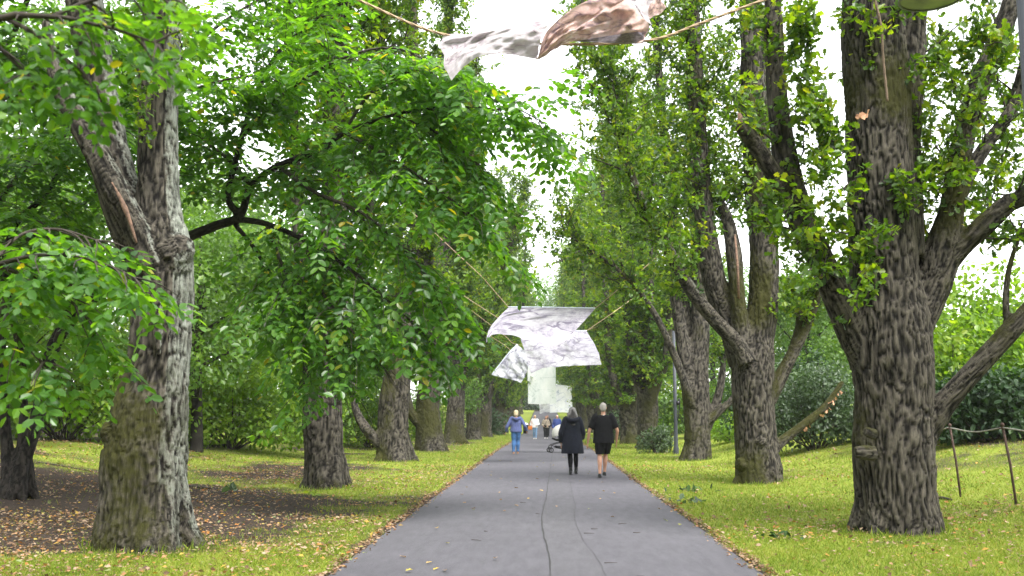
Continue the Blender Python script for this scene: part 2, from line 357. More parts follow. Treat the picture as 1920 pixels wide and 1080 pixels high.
def groundmat():
    m, nd, ln, out = mat('lawn_and_soil')
    tc = nd('ShaderNodeTexCoord'); ga = nd('ShaderNodeAttribute', attribute_name='grass')
    n1 = nd('ShaderNodeTexNoise', i_Scale=22.0, i_Detail=8.0, i_Roughness=.75); ln(tc.outputs['Object'], n1.inputs['Vector'])
    n2_ = nd('ShaderNodeTexNoise', i_Scale=2.2, i_Detail=6.0, i_Roughness=.65); ln(tc.outputs['Object'], n2_.inputs['Vector'])
    soil = ramp(nd, [(.3, (.014, .010, .008)), (.55, (.045, .033, .026)), (.8, (.10, .075, .056))]); ln(n1.outputs['Fac'], soil.inputs[0])
    gr = ramp(nd, [(.25, (.08, .09, .02)), (.5, (.18, .23, .026)), (.75, (.32, .31, .08))]); 
    av = nd('ShaderNodeMath', operation='MULTIPLY_ADD', i_1=.5, i_2=.0); ln(n1.outputs['Fac'], av.inputs[0])
    a2 = nd('ShaderNodeMath', operation='MULTIPLY_ADD', i_1=.5); ln(n2_.outputs['Fac'], a2.inputs[0]); ln(av.outputs[0], a2.inputs[2]); ln(a2.outputs[0], gr.inputs[0])
    q = nd('ShaderNodeMath', operation='MULTIPLY_ADD', i_1=.9); ln(n1.outputs['Fac'], q.inputs[0]); ln(ga.outputs['Fac'], q.inputs[2])
    mr = nd('ShaderNodeMapRange'); ln(q.outputs[0], mr.inputs[0]); mr.inputs[1].default_value = .75; mr.inputs[2].default_value = 1.1
    mx = nd('ShaderNodeMix', data_type='RGBA'); ln(mr.outputs[0], mx.inputs['Factor']); ln(soil.outputs[0], mx.inputs[6]); ln(gr.outputs[0], mx.inputs[7])
    b = nd('ShaderNodeBsdfPrincipled', i_Roughness=.95); b.inputs['Specular IOR Level'].default_value = .15; ln(mx.outputs[2], b.inputs['Base Color'])
    bp = nd('ShaderNodeBump', i_Strength=.8, i_Distance=.03); ln(n1.outputs['Fac'], bp.inputs['Height']); ln(bp.outputs[0], b.inputs['Normal'])
    ln(b.outputs[0], out.inputs[0]); return m
M['ground'] = groundmat()
def bannermat(name, base, mid, dark, k, seed, lo=.5, sheer=.0):
    """printed cloth: flat print in the cloth's own coordinates"""
    m, nd, ln, out = mat(name)
    a = nd('ShaderNodeAttribute', attribute_name='print')
    mp = nd('ShaderNodeMapping'); mp.inputs['Location'].default_value = (seed * 1.7, seed * 2.3, seed); mp.inputs['Scale'].default_value = (k, k * .8, 1); ln(a.outputs['Vector'], mp.inputs[0])
    n1 = nd('ShaderNodeTexNoise', i_Scale=1.3, i_Detail=9.0, i_Roughness=.68, i_Distortion=.8); ln(mp.outputs[0], n1.inputs['Vector'])
    n2_ = nd('ShaderNodeTexNoise', i_Scale=8.0, i_Detail=8.0, i_Roughness=.8); ln(mp.outputs[0], n2_.inputs['Vector'])
    ma_ = nd('ShaderNodeMapping'); ma_.inputs['Rotation'].default_value = (0, 0, seed * .9); ma_.inputs['Scale'].default_value = (.55, 1.5, 1); ln(mp.outputs[0], ma_.inputs[0])
    nb_ = nd('ShaderNodeTexNoise', i_Scale=.9, i_Detail=3.0, i_Roughness=.5, i_Distortion=1.2); ln(ma_.outputs[0], nb_.inputs['Vector'])
    sb = nd('ShaderNodeMath', operation='SUBTRACT', i_1=.5); ln(nb_.outputs['Fac'], sb.inputs[0]); ab = nd('ShaderNodeMath', operation='ABSOLUTE'); ln(sb.outputs[0], ab.inputs[0])
    wm = nd('ShaderNodeMapRange'); ln(ab.outputs[0], wm.inputs[0]); wm.inputs[1].default_value = 0; wm.inputs[2].default_value = .02; wm.inputs[3].default_value = .26; wm.inputs[4].default_value = 0
    s = nd('ShaderNodeMath', operation='MULTIPLY_ADD', i_1=.55); ln(n2_.outputs['Fac'], s.inputs[0]); ln(n1.outputs['Fac'], s.inputs[2])
    s2 = nd('ShaderNodeMath', operation='ADD'); ln(s.outputs[0], s2.inputs[0]); ln(wm.outputs[0], s2.inputs[1])
    r = ramp(nd, [(lo, base), (lo + .22, mid), (lo + .42, dark)])
    sc = nd('ShaderNodeMath', operation='MULTIPLY_ADD', i_1=1.0, i_2=-.165); ln(s2.outputs[0], sc.inputs[0]); ln(sc.outputs[0], r.inputs[0])
    d = nd('ShaderNodeBsdfDiffuse'); t = nd('ShaderNodeBsdfTranslucent'); ln(r.outputs[0], d.inputs['Color']); ln(r.outputs[0], t.inputs['Color'])
    x = nd('ShaderNodeMixShader', i_Fac=.38); ln(d.outputs[0], x.inputs[1]); ln(t.outputs[0], x.inputs[2])
    if sheer:
        tr = nd('ShaderNodeBsdfTransparent'); y = nd('ShaderNodeMixShader', i_Fac=sheer); ln(x.outputs[0], y.inputs[1]); ln(tr.outputs[0], y.inputs[2]); x = y
    ln(x.outputs[0], out.inputs[0]); return m

# ------------------------------------------------------------------ terrain
_bx = np.array([-60, 0, 45, 75, 95, 120, 150, 200, 260, 500.]); _bz = np.array([0, 0, 0, -.16, -.16, .25, 1.1, 2.6, 3.6, 4.0])
def zb(y): return np.interp(y, _bx, _bz)
def zg(x, y):
    x = np.asarray(x, float); y = np.asarray(y, float); a = np.abs(x)
    s = np.maximum(a - 2.1, 0)
    z = zb(y) - .04 + .065 * sstep(1.95, 2.35, a) + .012 * np.minimum(s, 15) * sstep(0, 4, s) + .03 * np.minimum(np.maximum(s - 8, 0), 30) + .85 * sstep(4.6, 10.5, x) * sstep(4, 14, y) + .5 * sstep(-7.2, -13, x) * sstep(4, 14, y)
    return z + .035 * n2(x, y, .55, 3, 5) * sstep(.3, 2, s) + .012 * n2(x, y, 2.1, 2, 9) * sstep(.2, 1, s)
def zg1(x, y): return float(zg(np.array([x]), np.array([y]))[0])
def gp(px, py):
    d = ray(px, py); t = 8.0; lo = None
    for t in np.arange(4, 140, .05):
        p = C0 + d * t
        if p[2] < zg1(p[0], p[1]): return p
    return C0 + d * 60
def gpp(px, py):   # same on the path, which is flush
    d = ray(px, py); return C0 + d * ((0 - 1.5) / d[2])
def grassmask(x, y):
    n = n2(x, y, .5, 4, 21); m = n2(x, y, 1.7, 3, 33)
    s = 1.5 * np.exp(-(((x + 9.3) / 6.0) ** 2 + ((y - 15.0) / 6.4) ** 2) ** 1.6) * sstep(9.9, 10.8, y + .5 * m)
    s = np.maximum(s, .8 * np.exp(-(((x + 6.3) / 2.3) ** 2 + ((y - 26) / 7) ** 2)))
    s = np.maximum(s, .5 * np.exp(-(((x + 5) / 2.6) ** 2 + ((y - 15) / 3.0) ** 2)))
    s = np.maximum(s, .8 * sstep(-12, -17, x) * (y < 60))
    s = np.maximum(s, (.35 + .5 * n2(x, y, .35, 2, 91)) * sstep(-3.2, -5, x) * sstep(21, 24, y))
    s = np.maximum(s, (.25 + .5 * n2(x, y, .3, 2, 92)) * sstep(4, 6, x) * sstep(15, 18, y))
    s = np.maximum(s, .42 * np.exp(-(((x - 3.9) / .9) ** 2 + ((y - 11.8) / .7) ** 2)))
    s = np.maximum(s, .35 * np.exp(-(((x - 7.4) / 1.6) ** 2 + ((y - 20) / 2.0) ** 2)))
    s = np.maximum(s, .8 * sstep(9.5, 12, x) * sstep(18, 24, y))
    s = np.maximum(s, .9 * sstep(11, 14, np.abs(x)) * sstep(35, 55, y))
    s = s * (y < 130)
    g = 1 - 1.25 * s + .75 * n + .45 * m
    return np.clip(g, 0, 1) * sstep(2.0, 2.35, np.abs(x) + .09 * n2(x, y, 3.0, 2, 4))
def axis(parts): return np.concatenate([np.arange(a, b, s) for a, b, s in parts])
gx = axis([(-2000, -220, 178), (-220, -60, 16), (-60, -20, 4), (-20, -13, 1), (-13, -3, .22), (-3, 3, .15), (3, 13, .22), (13, 20, 1), (20, 60, 4), (60, 221, 16), (230, 2001, 177)])
gy = axis([(-40, 4, 4), (4, 8, .6), (8, 26, .2), (26, 50, .5), (50, 120, 2), (120, 240, 6), (240, 700, 40), (700, 1900, 120)])
X, Y = np.meshgrid(gx, gy); nx, ny = len(gx), len(gy)
i = np.arange(ny - 1)[:, None] * nx; j = np.arange(nx - 1)[None]
g = G().add(np.stack([X, Y, zg(X, Y)], -1).reshape(-1, 3), np.stack([i + j, i + j + 1, i + nx + j + 1, i + nx + j], -1).reshape(-1, 4), grass=grassmask(X, Y).ravel())
ground = tag(g.build('ground', M['ground']), kind='structure')
# path sheet
py_ = axis([(-20, 6, 2), (6, 40, .25), (40, 120, 1.5), (120, 196, 4)])
u = np.linspace(-1, 1, 13)
e1 = 2.12 + .06 * n2(py_, py_ * 0, .9, 3, 3) + .03 * n2(py_, py_ * 0, 4.0, 2, 7); e2 = 2.12 + .06 * n2(py_, py_ * 0 + 50, .9, 3, 13) + .03 * n2(py_, py_ * 0 + 9, 4.0, 2, 17)
PX = np.where(u[None] < 0, u[None] * e1[:, None], u[None] * e2[:, None]); PY = np.repeat(py_[:, None], 13, 1)
PZ = zb(PY) + .0 - .02 * np.abs(u[None]) ** 3
i = np.arange(len(py_) - 1)[:, None] * 13; j = np.arange(12)[None]
g = G().add(np.stack([PX, PY, PZ], -1).reshape(-1, 3), np.stack([i + j, i + j + 1, i + 13 + j + 1, i + 13 + j], -1).reshape(-1, 4))
path = tag(g.build('path', M['asphalt']), kind='structure')
def strip(name, L, R, z, m):
    L = np.asarray(L); R = np.asarray(R); n = len(L); v = np.concatenate([L, R]); v = np.column_stack([v[:, :2], zb(v[:, 1]) + z])
    k = np.arange(n - 1)
    o = G().add(v, np.stack([k, n + k, n + k + 1, k + 1], 1)).build(name, m, path); return o
lc = cr([gpp(*p) for p in [(1033, 1110), (1032, 1070), (1028, 1035), (1020, 1005), (1016, 975), (1018, 955), (1024, 935), (1027, 910), (1031, 885), (1034, 862), (1036, 845)]], 120)
rc = cr([gpp(*p) for p in [(1150, 1110), (1132, 1072), (1118, 1045), (1096, 1018), (1083, 990), (1077, 968), (1079, 950), (1074, 930), (1069, 905), (1066, 885), (1062, 860), (1058, 845)]], 120)
wob = lambda c, s, k=1: c + np.column_stack([  .009 * vnoise(np.column_stack([c[:, 1] * 6, c[:, 1] * 0, c[:, 1] * 0]), s), np.zeros(len(c)), np.zeros(len(c))])
lc = wob(lc, 3); rc = wob(rc, 8)
strip('path_patch', lc, rc, .004, M['asphalt_patch'])
for c, wd, sd in ((lc, .007, 1), (rc, .0022, 5)):
    ww = wd * (1 + .6 * vnoise(np.column_stack([c[:, 1] * 9, c[:, 1] * 0, c[:, 1] * 0 + sd])))[:, None] * np.array([[1, 0, 0]])
    strip('path_crack', c - ww, c + ww, .008, M['tar'])
# side path that joins from the right
g = G(); sx = np.linspace(1.6, 16, 20); c = np.stack([sx, 72 + .12 * (sx - 1.6) ** 1.2], 1)
L = np.column_stack([c, zg(c[:, 0], c[:, 1]) * 0 + zb(c[:, 1])]); 
v = np.concatenate([np.column_stack([sx, c[:, 1] - 1.6, np.maximum(zg(sx, c[:, 1] - 1.6), zb(c[:, 1] - 1.6)) + .05]), np.column_stack([sx, c[:, 1] + 1.6, np.maximum(zg(sx, c[:, 1] + 1.6), zb(c[:, 1] + 1.6)) + .05])])
k = np.arange(19); g.add(v, np.stack([k, k + 1, k + 21, k + 20], 1)); tag(g.build('side_path', M['asphalt_patch']), kind='structure')

# ------------------------------------------------------------------ leaf templates: (verts a,b,c), faces
_h = [(0, 0), (.2, .17), (.32, .11), (.48, .32), (.6, .2), (.8, .29), (1, 0)]
T_OAK = (np.array([(0, 0, 0)] + [(a, b, .12 * b) for a, b in _h[1:-1]] + [(1, 0, -.06)] + [(a, -b, .12 * b) for a, b in _h[1:-1]]),
         [np.array([[0, 1, 2, 3, 4, 5, 6]])[:, ::-1], np.array([[0, 7, 8, 9, 10, 11, 6]])])
T_OAK6 = (np.array([(0, 0, 0), (.33, .27, .05), (.5, .16, .03), (.78, .32, .04), (1, 0, -.06), (.78, -.32, .04), (.5, -.16, .03), (.33, -.27, .05)]),
          [np.array([[0, 4, 3, 2, 1], [0, 7, 6, 5, 4]])])
T_OVAL = (np.array([(0, 0, 0), (.3, .26, .05), (.72, .26, .03), (1, 0, -.08), (.72, -.26, .03), (.3, -.26, .05)]), [np.array([[0, 3, 2, 1], [0, 5, 4, 3]])])
T_DIA = (np.array([(0, 0, 0), (.55, .34, .06), (1, 0, -.03), (.55, -.34, .06)]), [np.array([[0, 2, 1], [0, 3, 2]])])
T_QUAD = (np.array([(0, 0, 0), (.5, .28, .03), (1, 0, -.03), (.5, -.28, .0)]), [np.array([[0, 3, 2, 1]])])
T_BLADE = (np.array([(0, -.07, 0), (0, .07, 0), (1, 0, 0)]), [np.array([[0, 1, 2]])])
def leaves(g, P, D, N, S, tmpl, tint):
    n = len(P)
    if n == 0: return
    D = unit(D); Wd = unit(np.cross(N, D)); Nn = np.cross(D, Wd); S = np.broadcast_to(np.asarray(S, float), (n,))
    tv, tf = tmpl; k = len(tv)
    v = P[:, None] + S[:, None, None] * (tv[None, :, 0, None] * D[:, None] + tv[None, :, 1, None] * Wd[:, None] + tv[None, :, 2, None] * Nn[:, None])
    fs, tt = [], []
    for f in tf:
        fs.append((f[None] + (np.arange(n) * k)[:, None, None]).reshape(-1, f.shape[1])); tt.append(np.repeat(tint, len(f)))
    g.add(v.reshape(-1, 3), fs, np.concatenate(tt))
def leaf_objects(P, D, N, S, tmpl, m, parent, off, name='leaf'):
    g = G().add(tmpl[0], tmpl[1]); me = g.mesh(name, m, True)
    D = unit(D); Wd = unit(np.cross(N, D)); Nn = np.cross(D, Wd)
    for q in range(len(P)):
        o = bpy.data.objects.new(name, me); o.parent = parent
        mm = Matrix([[D[q][a] * S[q], Wd[q][a] * S[q], Nn[q][a] * S[q], P[q][a] - off[a]] for a in range(3)] + [[0, 0, 0, 1]])
        o.matrix_basis = mm; COL.objects.link(o)
def project(P):
    q = (P - C0) @ RM; return 960 + F * q[:, 0] / -q[:, 2], 540 - F * q[:, 1] / -q[:, 2], -q[:, 2]
def split_crown(P, D, N, S, tint, tmpl, m, mi, parent, off, nind=300, name='crown', tint_on=True, rng=None):
    """the leaves that show largest become parts of their own; the rest is one part"""
    pick = np.zeros(len(P), bool)
    if nind:
        x, y, d = project(P); ok = (x > 5) & (x < 1915) & (y > 5) & (y < 1075) & (d > 1)
        sc = np.where(ok, S / np.maximum(d, .1), -1); ids = np.argsort(-sc)[:nind * 3]; rng.shuffle(ids); ids = ids[:nind]; ids = ids[sc[ids] > 0]; pick[ids] = True
    g = G(); leaves(g, P[~pick], D[~pick], N[~pick], S[~pick], tmpl, tint[~pick])
    o = g.build(name, m, parent, False, off, True); o['kind'] = 'stuff'
    if pick.any(): leaf_objects(P[pick], D[pick], N[pick], S[pick], tmpl, mi, parent, off)
    return o

# ------------------------------------------------------------------ wood
def wood(limbs, voxel, disp, seed, parent, off, name='trunk', m=None, lichen=(1, -.3, .1), la=.5, ma=.5, sides=14, smooth=1, mossz=1.5, zcut=99):
    g = G(); gh = G(); A = []; s0 = 0
    for lb in limbs:
        lb = np.asarray(lb, float); Ln = np.linalg.norm(np.diff(lb[:, :3], axis=0), axis=1).sum()
        n = max(4, int(Ln / .14)); q = cr(lb, n); q[:, 3] = np.maximum(q[:, 3], .008)
        T, N, B = frames(q[:, :3]); s = np.concatenate([[0], np.cumsum(np.linalg.norm(np.diff(q[:, :3], axis=0), axis=1))]) + s0; s0 += 37.3
        A.append(np.column_stack([q[:, :4], N, B, T, s]))
        lo = q[:, 2] < zcut
        if lo.sum() > 2: tube(g, q[lo, :3], q[lo, 3], sides)
        if (~lo).sum() > 2: q2 = q[max(lo.sum() - 2, 0):][::4]; tube(gh, q2[:, :3], q2[:, 3], 9)
    A = np.concatenate(A)
    if voxel: g, nn = remesh(g, voxel, smooth)
    if gh.n:
        vh = np.concatenate(gh.v); dl = np.zeros((len(vh), 3)) ; base_n = g.n if voxel else 0
        g.v = [np.concatenate(g.v), vh]; g.l += [a + base_n for a in gh.l]; g.t += gh.t; g.ft += gh.ft
        nn = np.concatenate([nn, dl])
    v = np.concatenate(g.v)
    idx = np.zeros(len(v), int)
    for a in range(0, len(v), 8000):
        d = np.linalg.norm(v[a:a + 8000, None] - A[None, :, :3], axis=2) / A[None, :, 3] ** .8
        idx[a:a + 8000] = d.argmin(1)
    o = v - A[idx, :3]
    bu = (o * A[idx, 4:7]).sum(1); bv = (o * A[idx, 7:10]).sum(1); bs = A[idx, 13] + (o * A[idx, 10:13]).sum(1)
    if not voxel: nn = unit(o)
    bark = np.stack([bu, bv, bs], 1) + seed * 3.1
    wp = .35 * np.stack([vnoise(bark * 3, seed + 1), vnoise(bark * 3, seed + 2), np.zeros(len(v))], 1)
    bw = bark + np.stack([np.zeros(len(v)), np.zeros(len(v)), .22 * vnoise(bark * np.array([13, 13, 1.5]), seed + 31)], 1)
    k = np.array([24, 24, 2.6]); k2 = np.array([52, 52, 9])
    r1 = 1 - np.minimum(np.abs(gnoise(bw * k + wp * 3.0, seed + 3)) * 5.0, 1.9)
    r2 = 1 - np.minimum(np.abs(gnoise(bw * k2 + wp * 3, seed + 4)) * 4.0, 1.9)
    ridge = np.clip(.5 - .5 * (.78 * np.clip(r1, -1, 1) + .22 * np.clip(r2, -1, 1)), 0, 1)
    lump = fbm(bark * np.array([2.2, 2.2, 1.3]), 3, seed + 6)
    rr = np.minimum(A[idx, 3], .35) / .35
    v = v + nn * (disp * (ridge - .45) * rr + 1.6 * disp * lump * rr)[:, None]
    g.v = [v]; g.n = len(v)
    ld = unit(np.array(lichen, float)); ln = fbm(v * np.array([1.3, 1.3, .45]), 3, seed + 9)
    ground_z = off[2]
    li = np.clip(la * 1.5 * sstep(.45, .95, nn @ ld) + .45 * ln - .15, 0, 1)
    mo = np.clip(ma - .09 + .95 * fbm(v * np.array([1.1, 1.1, .7]), 3, seed + 14) + .2 * nn[:, 2] + .25 * np.exp(-(v[:, 2] - ground_z) / mossz) - .2 * (nn @ ld), 0, 1)
    g.va = {'bark': [bark], 'ridge': [ridge], 'lichen': [li], 'moss': [mo]}
    return g.build(name, m or M['bark'], parent, True, off)
def pl(Y, pts):
    """pixels (x, y, radius px[, depth offset]) at depth Y -> rows x y z r"""
    r = []
    for p in pts:
        yy = Y + (p[3] if len(p) > 3 else 0); w_ = at(p[0], p[1], yy); r.append([*w_, p[2] * yy / F])
    return np.array(r)
def toes(c, rad, n, rng, h=.55, out=.65, r0=.3):
    out *= .5; h *= 1.6; r0 *= 1.15
    L = []
    for k in range(n):
        a = 2 * math.pi * (k + rng.random() * .7) / n; o = rad * (out + .3 * rng.random()); ca, sa = math.cos(a), math.sin(a)
        L.append(np.array([[c[0] + ca * rad * .45, c[1] + sa * rad * .45, c[2] + h * (1.0 + .5 * rng.random()), rad * r0 * .8], [c[0] + ca * rad * .85, c[1] + sa * rad * .85, c[2] + h * .3, rad * r0 * 1.0],
                           [c[0] + ca * (rad + o * .35), c[1] + sa * (rad + o * .35), c[2] + .03, rad * r0 * .8], [c[0] + ca * (rad + o), c[1] + sa * (rad + o), c[2] - .16, rad * r0 * .5]]))
    return L
def grow(stems, rng, z0, ztop,  step=.3, Lmax=1.8, clump=.2, nleaf=6, size=.1, twig_g=None, start=.2, up=.8, subs=4, ang=(30, 65), thin=1.0, fall=.75, zvis=99):
    """side branches and leafy twigs along ascending stems; returns leaf arrays"""
    CP, CA = [], []
    for st in stems:
        q = cr(st, max(6, int(np.linalg.norm(np.diff(st[:, :3], axis=0), axis=1).sum() / .1))); P = q[:, :3]
        T = unit(np.gradient(P, axis=0)); s = np.concatenate([[0], np.cumsum(np.linalg.norm(np.diff(P, axis=0), axis=1))])
        pos = np.arange(rng.random() * step, s[-1], step); pos = pos + (rng.random(len(pos)) - .5) * step
        for p in list(pos) + [s[-1]] * 3:
            k = min(max(int(np.searchsorted(s, p)), 0), len(P) - 1); b = P[k]
            if b[2] < z0: continue
            if b[2] > zvis and rng.random() < .7: continue
            t = (b[2] - z0) / max(ztop - z0, 1e-3)
            L = Lmax * (.35 + .65 * rng.random()) * max(.25, (1 - fall * t)) * min(1, .55 + 2.2 * t)
            a = rng.random() * 2 * math.pi; th = math.radians(ang[0] + (ang[1] - ang[0]) * rng.random())
            ref = np.array([math.cos(a), math.sin(a), 0]); ref = ref - T[k] * (ref @ T[k]); ref = ref / (np.linalg.norm(ref) + 1e-9)
            d = T[k] * math.cos(th) + ref * math.sin(th)
            m_ = 5; B = [b]; dd = d.copy()
            for _ in range(m_):
                dd = unit(dd + np.array([0, 0, up / m_]) + .22 * rng.normal(size=3)); B.append(B[-1] + dd * L / m_)
            B = np.array(B); r0 = .010 + .009 * L
            if twig_g is not None: tube(twig_g, B, np.linspace(r0, .004, m_ + 1), 3, cap=False)
            def clumps(B, st_):
                ss = np.linspace(st_, 1, max(2, int(np.linalg.norm(B[-1] - B[0]) / clump))); ii = ss * (len(B) - 1); lo = np.minimum(ii.astype(int), len(B) - 2)
                c = B[lo] + (B[lo + 1] - B[lo]) * (ii - lo)[:, None]; ax = unit(B[lo + 1] - B[lo])
                CP.append(c + rng.normal(size=c.shape) * .05); CA.append(unit(ax + .6 * rng.normal(size=c.shape)))
            clumps(B, start)
            for _ in range(int(subs * L / Lmax + rng.random() * 1.5)):
                kk = rng.integers(1, m_ + 1); sd = unit(unit(B[kk] - B[kk - 1]) * .6 + rng.normal(size=3) * .7 + np.array([0, 0, .35])); l2 = L * (.22 + .3 * rng.random())
                S2 = np.array([B[kk], B[kk] + sd * l2 * .5, B[kk] + sd * l2 + np.array([0, 0, .08 * l2])])
                if twig_g is not None: tube(twig_g, S2, np.array([.006, .004, .003]), 3, cap=False)
                clumps(S2, .3)
    CP = np.concatenate(CP); CA = np.concatenate(CA)
    if thin < 1: k = rng.random(len(CP)) < thin; CP, CA = CP[k], CA[k]
    P, D, N, S, tn = rosettes(CP, CA, rng, nleaf, size); S = np.where(P[:, 2] > zvis, S * 1.7, S); return P, D, N, S, tn
def rosettes(CP, CA, rng, nleaf, size, spread=.05, upn=.9):
    n = len(CP); P = np.repeat(CP, nleaf, 0) + rng.normal(size=(n * nleaf, 3)) * spread; A = np.repeat(CA, nleaf, 0)
    D = unit(A * .45 + rng.normal(size=P.shape) * .75 + np.array([0, 0, -.12])); N = unit(np.array([0, 0, upn]) + rng.normal(size=P.shape) * .55)
    S = size * (.6 + .7 * rng.random(len(P)))
    ct = np.repeat(np.clip(.45 + .22 * rng.normal(size=n), 0, .95), nleaf); tint = np.clip(ct + .12 * rng.normal(size=len(P)), 0, .96)
    tint[rng.random(len(P)) < .006] = 1
    return P, D, N, S, tint

def sub(st, z): return st[st[:, 2] > z]
# ---- right row, nearest oak
LEFT, RIGHT = 'upright oaks lining the left side of the path', 'upright oaks lining the right side of the path'
rng = np.random.default_rng(11)
c = gp(1690, 1003); YR = c[1] + .35; print('R1', c)
base = np.array([c[0], YR, zg1(c[0], YR)])
t = thing('oak_tree', 'thickest oak on the right, furrowed mossy trunk in front of the rusty post fence', 'tree', base, RIGHT)
tr = pl(YR, [(1688, 1040, 80), (1686, 985, 76), (1680, 930, 72), (1677, 850, 72), (1675, 740, 69), (1668, 640, 72), (1660, 520, 62), (1655, 400, 61), (1650, 260, 60), (1640, 120, 58), (1635, -40, 52), (1630, -250, 40), (1625, -600, 20), (1620, -900, 6)])
st2 = pl(YR, [(1690, 480, 40, .15), (1690, 300, 34, .25), (1700, 120, 33, .35), (1708, -40, 30, .4), (1715, -300, 18, .4), (1725, -700, 5, .5)])
lb1 = pl(YR, [(1640, 690, 34), (1608, 630, 32), (1572, 555, 28, -.1), (1528, 465, 26, -.2), (1492, 380, 25, -.3), (1468, 270, 21, -.3), (1455, 150, 19, -.3), (1448, 0, 17, -.3), (1440, -250, 10), (1436, -600, 4)])
stub = pl(YR, [(1500, 405, 20, -.3), (1462, 345, 17, -.4), (1425, 285, 15, -.5), (1398, 245, 16, -.6), (1390, 232, 15, -.6)])
rb1 = pl(YR, [(1700, 640, 34), (1735, 570, 32, .05), (1762, 490, 34, .1), (1785, 390, 23, .1), (1800, 290, 21, .1), (1832, 175, 20, .1), (1868, 80, 19, .1), (1898, 0, 17, .1), (1930, -120, 12, .2), (1960, -400, 5, .2)])
rb2 = pl(YR, [(1765, 500, 26, .1), (1810, 455, 20, 0), (1850, 420, 19, -.1), (1890, 382, 17, -.2), (1925, 362, 15, -.3), (2010, 260, 12, -.4), (2070, 60, 7, -.4)])
rb3 = pl(YR, [(1700, 850, 26), (1738, 800, 25, -.1), (1772, 755, 20, -.2), (1812, 710, 19, -.3), (1862, 655, 19, -.4), (1925, 588, 18, -.5), (2000, 500, 14, -.5), (2060, 330, 8, -.5)])
rb4 = pl(YR, [(1790, 385, 16, .2), (1815, 330, 14, .4), (1850, 270, 13, .6), (1885, 225, 12, .7), (1912, 160, 11, .8), (1940, 20, 8, .8)])
sp1 = pl(YR, [(1890, 640, 7, -.4), (1886, 560, 6, -.4), (1893, 500, 5, -.4), (1912, 440, 4, -.4)])
kn = [pl(YR, [(1640, 850, 14, -.45), (1612, 848, 13, -.5), (1602, 848, 10, -.5)]), pl(YR, [(1640, 815, 10, -.45), (1622, 808, 8, -.52)])]
wood([tr, st2, lb1, stub, rb1, rb2, rb3, rb4, sp1] + kn + toes(base, .40, 7, rng, .4, .35, .3), .026, .036, 4, t, base, lichen=(-.2, -1, .1), la=.12, ma=.58, zcut=8)
g = G(); p = pl(YR, [(1393, 243, 13, -.62), (1389, 225, 7, -.62), (1386, 212, 3, -.62)]); tube(g, p[:, :3], p[:, 3], 6); tag(g.build('broken_end', M['wood'], t, True, base), 'splintered pale end of the broken limb')
tw = G()
stems = [sub(tr, 4.2), sub(st2, 4), sub(lb1, 4.0), rb1[2:], rb2[1:], rb3[4:], rb4, sp1]
a1 = grow(stems, rng, 3.2, 16, .25, 1.5, .17, 9, .106, tw, .2, .5, 5, (35, 80), zvis=8)
# sprays of leaves standing clear of the limbs
k_ = (a1[0][:, 0] < 4.9) | (np.random.default_rng(2).random(len(a1[0])) < .52); a1 = [q_[k_] for q_ in a1]
a2 = grow([pl(YR, [(1560, 540, 5, -.4), (1500, 470, 4, -.7), (1470, 400, 3, -.9)]), pl(YR, [(1600, 300, 5, -.6), (1540, 200, 4, -.8), (1500, 60, 3, -.9)]), pl(YR, [(1700, 420, 4, -.5), (1790, 250, 4, -.6), (1830, 80, 3, -.6)]),
           pl(YR, [(1620, 560, 4, -.6), (1585, 420, 4, -.7), (1560, 250, 3, -.8)]), pl(YR, [(1730, 560, 4, .4), (1700, 380, 4, .9), (1760, 100, 3, 1.1)]), pl(YR, [(1850, 480, 4, .4), (1870, 330, 4, .9), (1900, 200, 3, 1.1)])], rng, 2, 9, .14, 1.0, .16, 9, .106, tw, .2, .4, 5, (35, 80))
A = [np.concatenate(z) for z in zip(a1, a2)]
split_crown(*A, T_OAK, M['oak'], M['oak_i'], t, base, 300, rng=rng)
tw.build('twigs', M['twig'], t, True, base)['kind'] = 'stuff'
g = G(); q = at(1620, 215, YR - .62); gg = rng.normal(size=(7, 3)) * .03 + q; leaf_objects(gg, rng.normal(size=(7, 3)), rng.normal(size=(7, 3)), np.full(7, .12), T_OAK6, M['deadleaf'], t, base, 'dead_leaf')
R1Y = YR
print('R1 leaves', len(A[0]))

# ---- right row, second oak
c = gp(1428, 908); YR = c[1] + .35; print('R2', c); base = np.array([c[0], YR, zg1(c[0], YR)])
t = thing('oak_tree', 'many-stemmed mossy oak with a low fork, second on the right', 'tree', base, RIGHT)
tr = pl(YR, [(1424, 935, 44), (1422, 890, 41), (1419, 840, 38), (1414, 770, 38), (1412, 700, 39), (1420, 640, 32), (1432, 560, 28), (1432, 450, 27), (1422, 330, 26), (1415, 200, 25), (1410, 60, 23), (1405, -120, 20), (1402, -400, 12), (1400, -650, 4)])
m1 = pl(YR, [(1400, 690, 24, -.1), (1390, 630, 17, -.15), (1384, 560, 14, -.2), (1376, 480, 15, -.1), (1366, 420, 12, 0), (1352, 380, 8, .1)])
m2 = pl(YR, [(1395, 680, 28, .1), (1375, 620, 24, .1), (1345, 545, 22, .1), (1326, 450, 20, .1), (1314, 330, 18, .1), (1306, 200, 16, .1), (1298, 40, 14, .1), (1290, -200, 8, .1), (1286, -420, 3, .1)])
m3 = pl(YR, [(1400, 680, 18, -.4), (1383, 645, 14, -.45), (1345, 605, 13, -.6), (1300, 552, 12, -.8), (1258, 478, 11, -.9), (1215, 400, 9, -.9), (1185, 330, 7, -.9), (1168, 250, 5, -.9), (1152, 140, 4, -.9), (1140, 30, 2, -.9)])
r1 = pl(YR, [(1440, 750, 16, .1), (1468, 700, 12, .1), (1495, 645, 11, .1), (1520, 595, 8, .1), (1545, 520, 5, .1)])
r1b = pl(YR, [(1488, 655, 9, .1), (1500, 610, 8, .2), (1498, 560, 5, .3)])
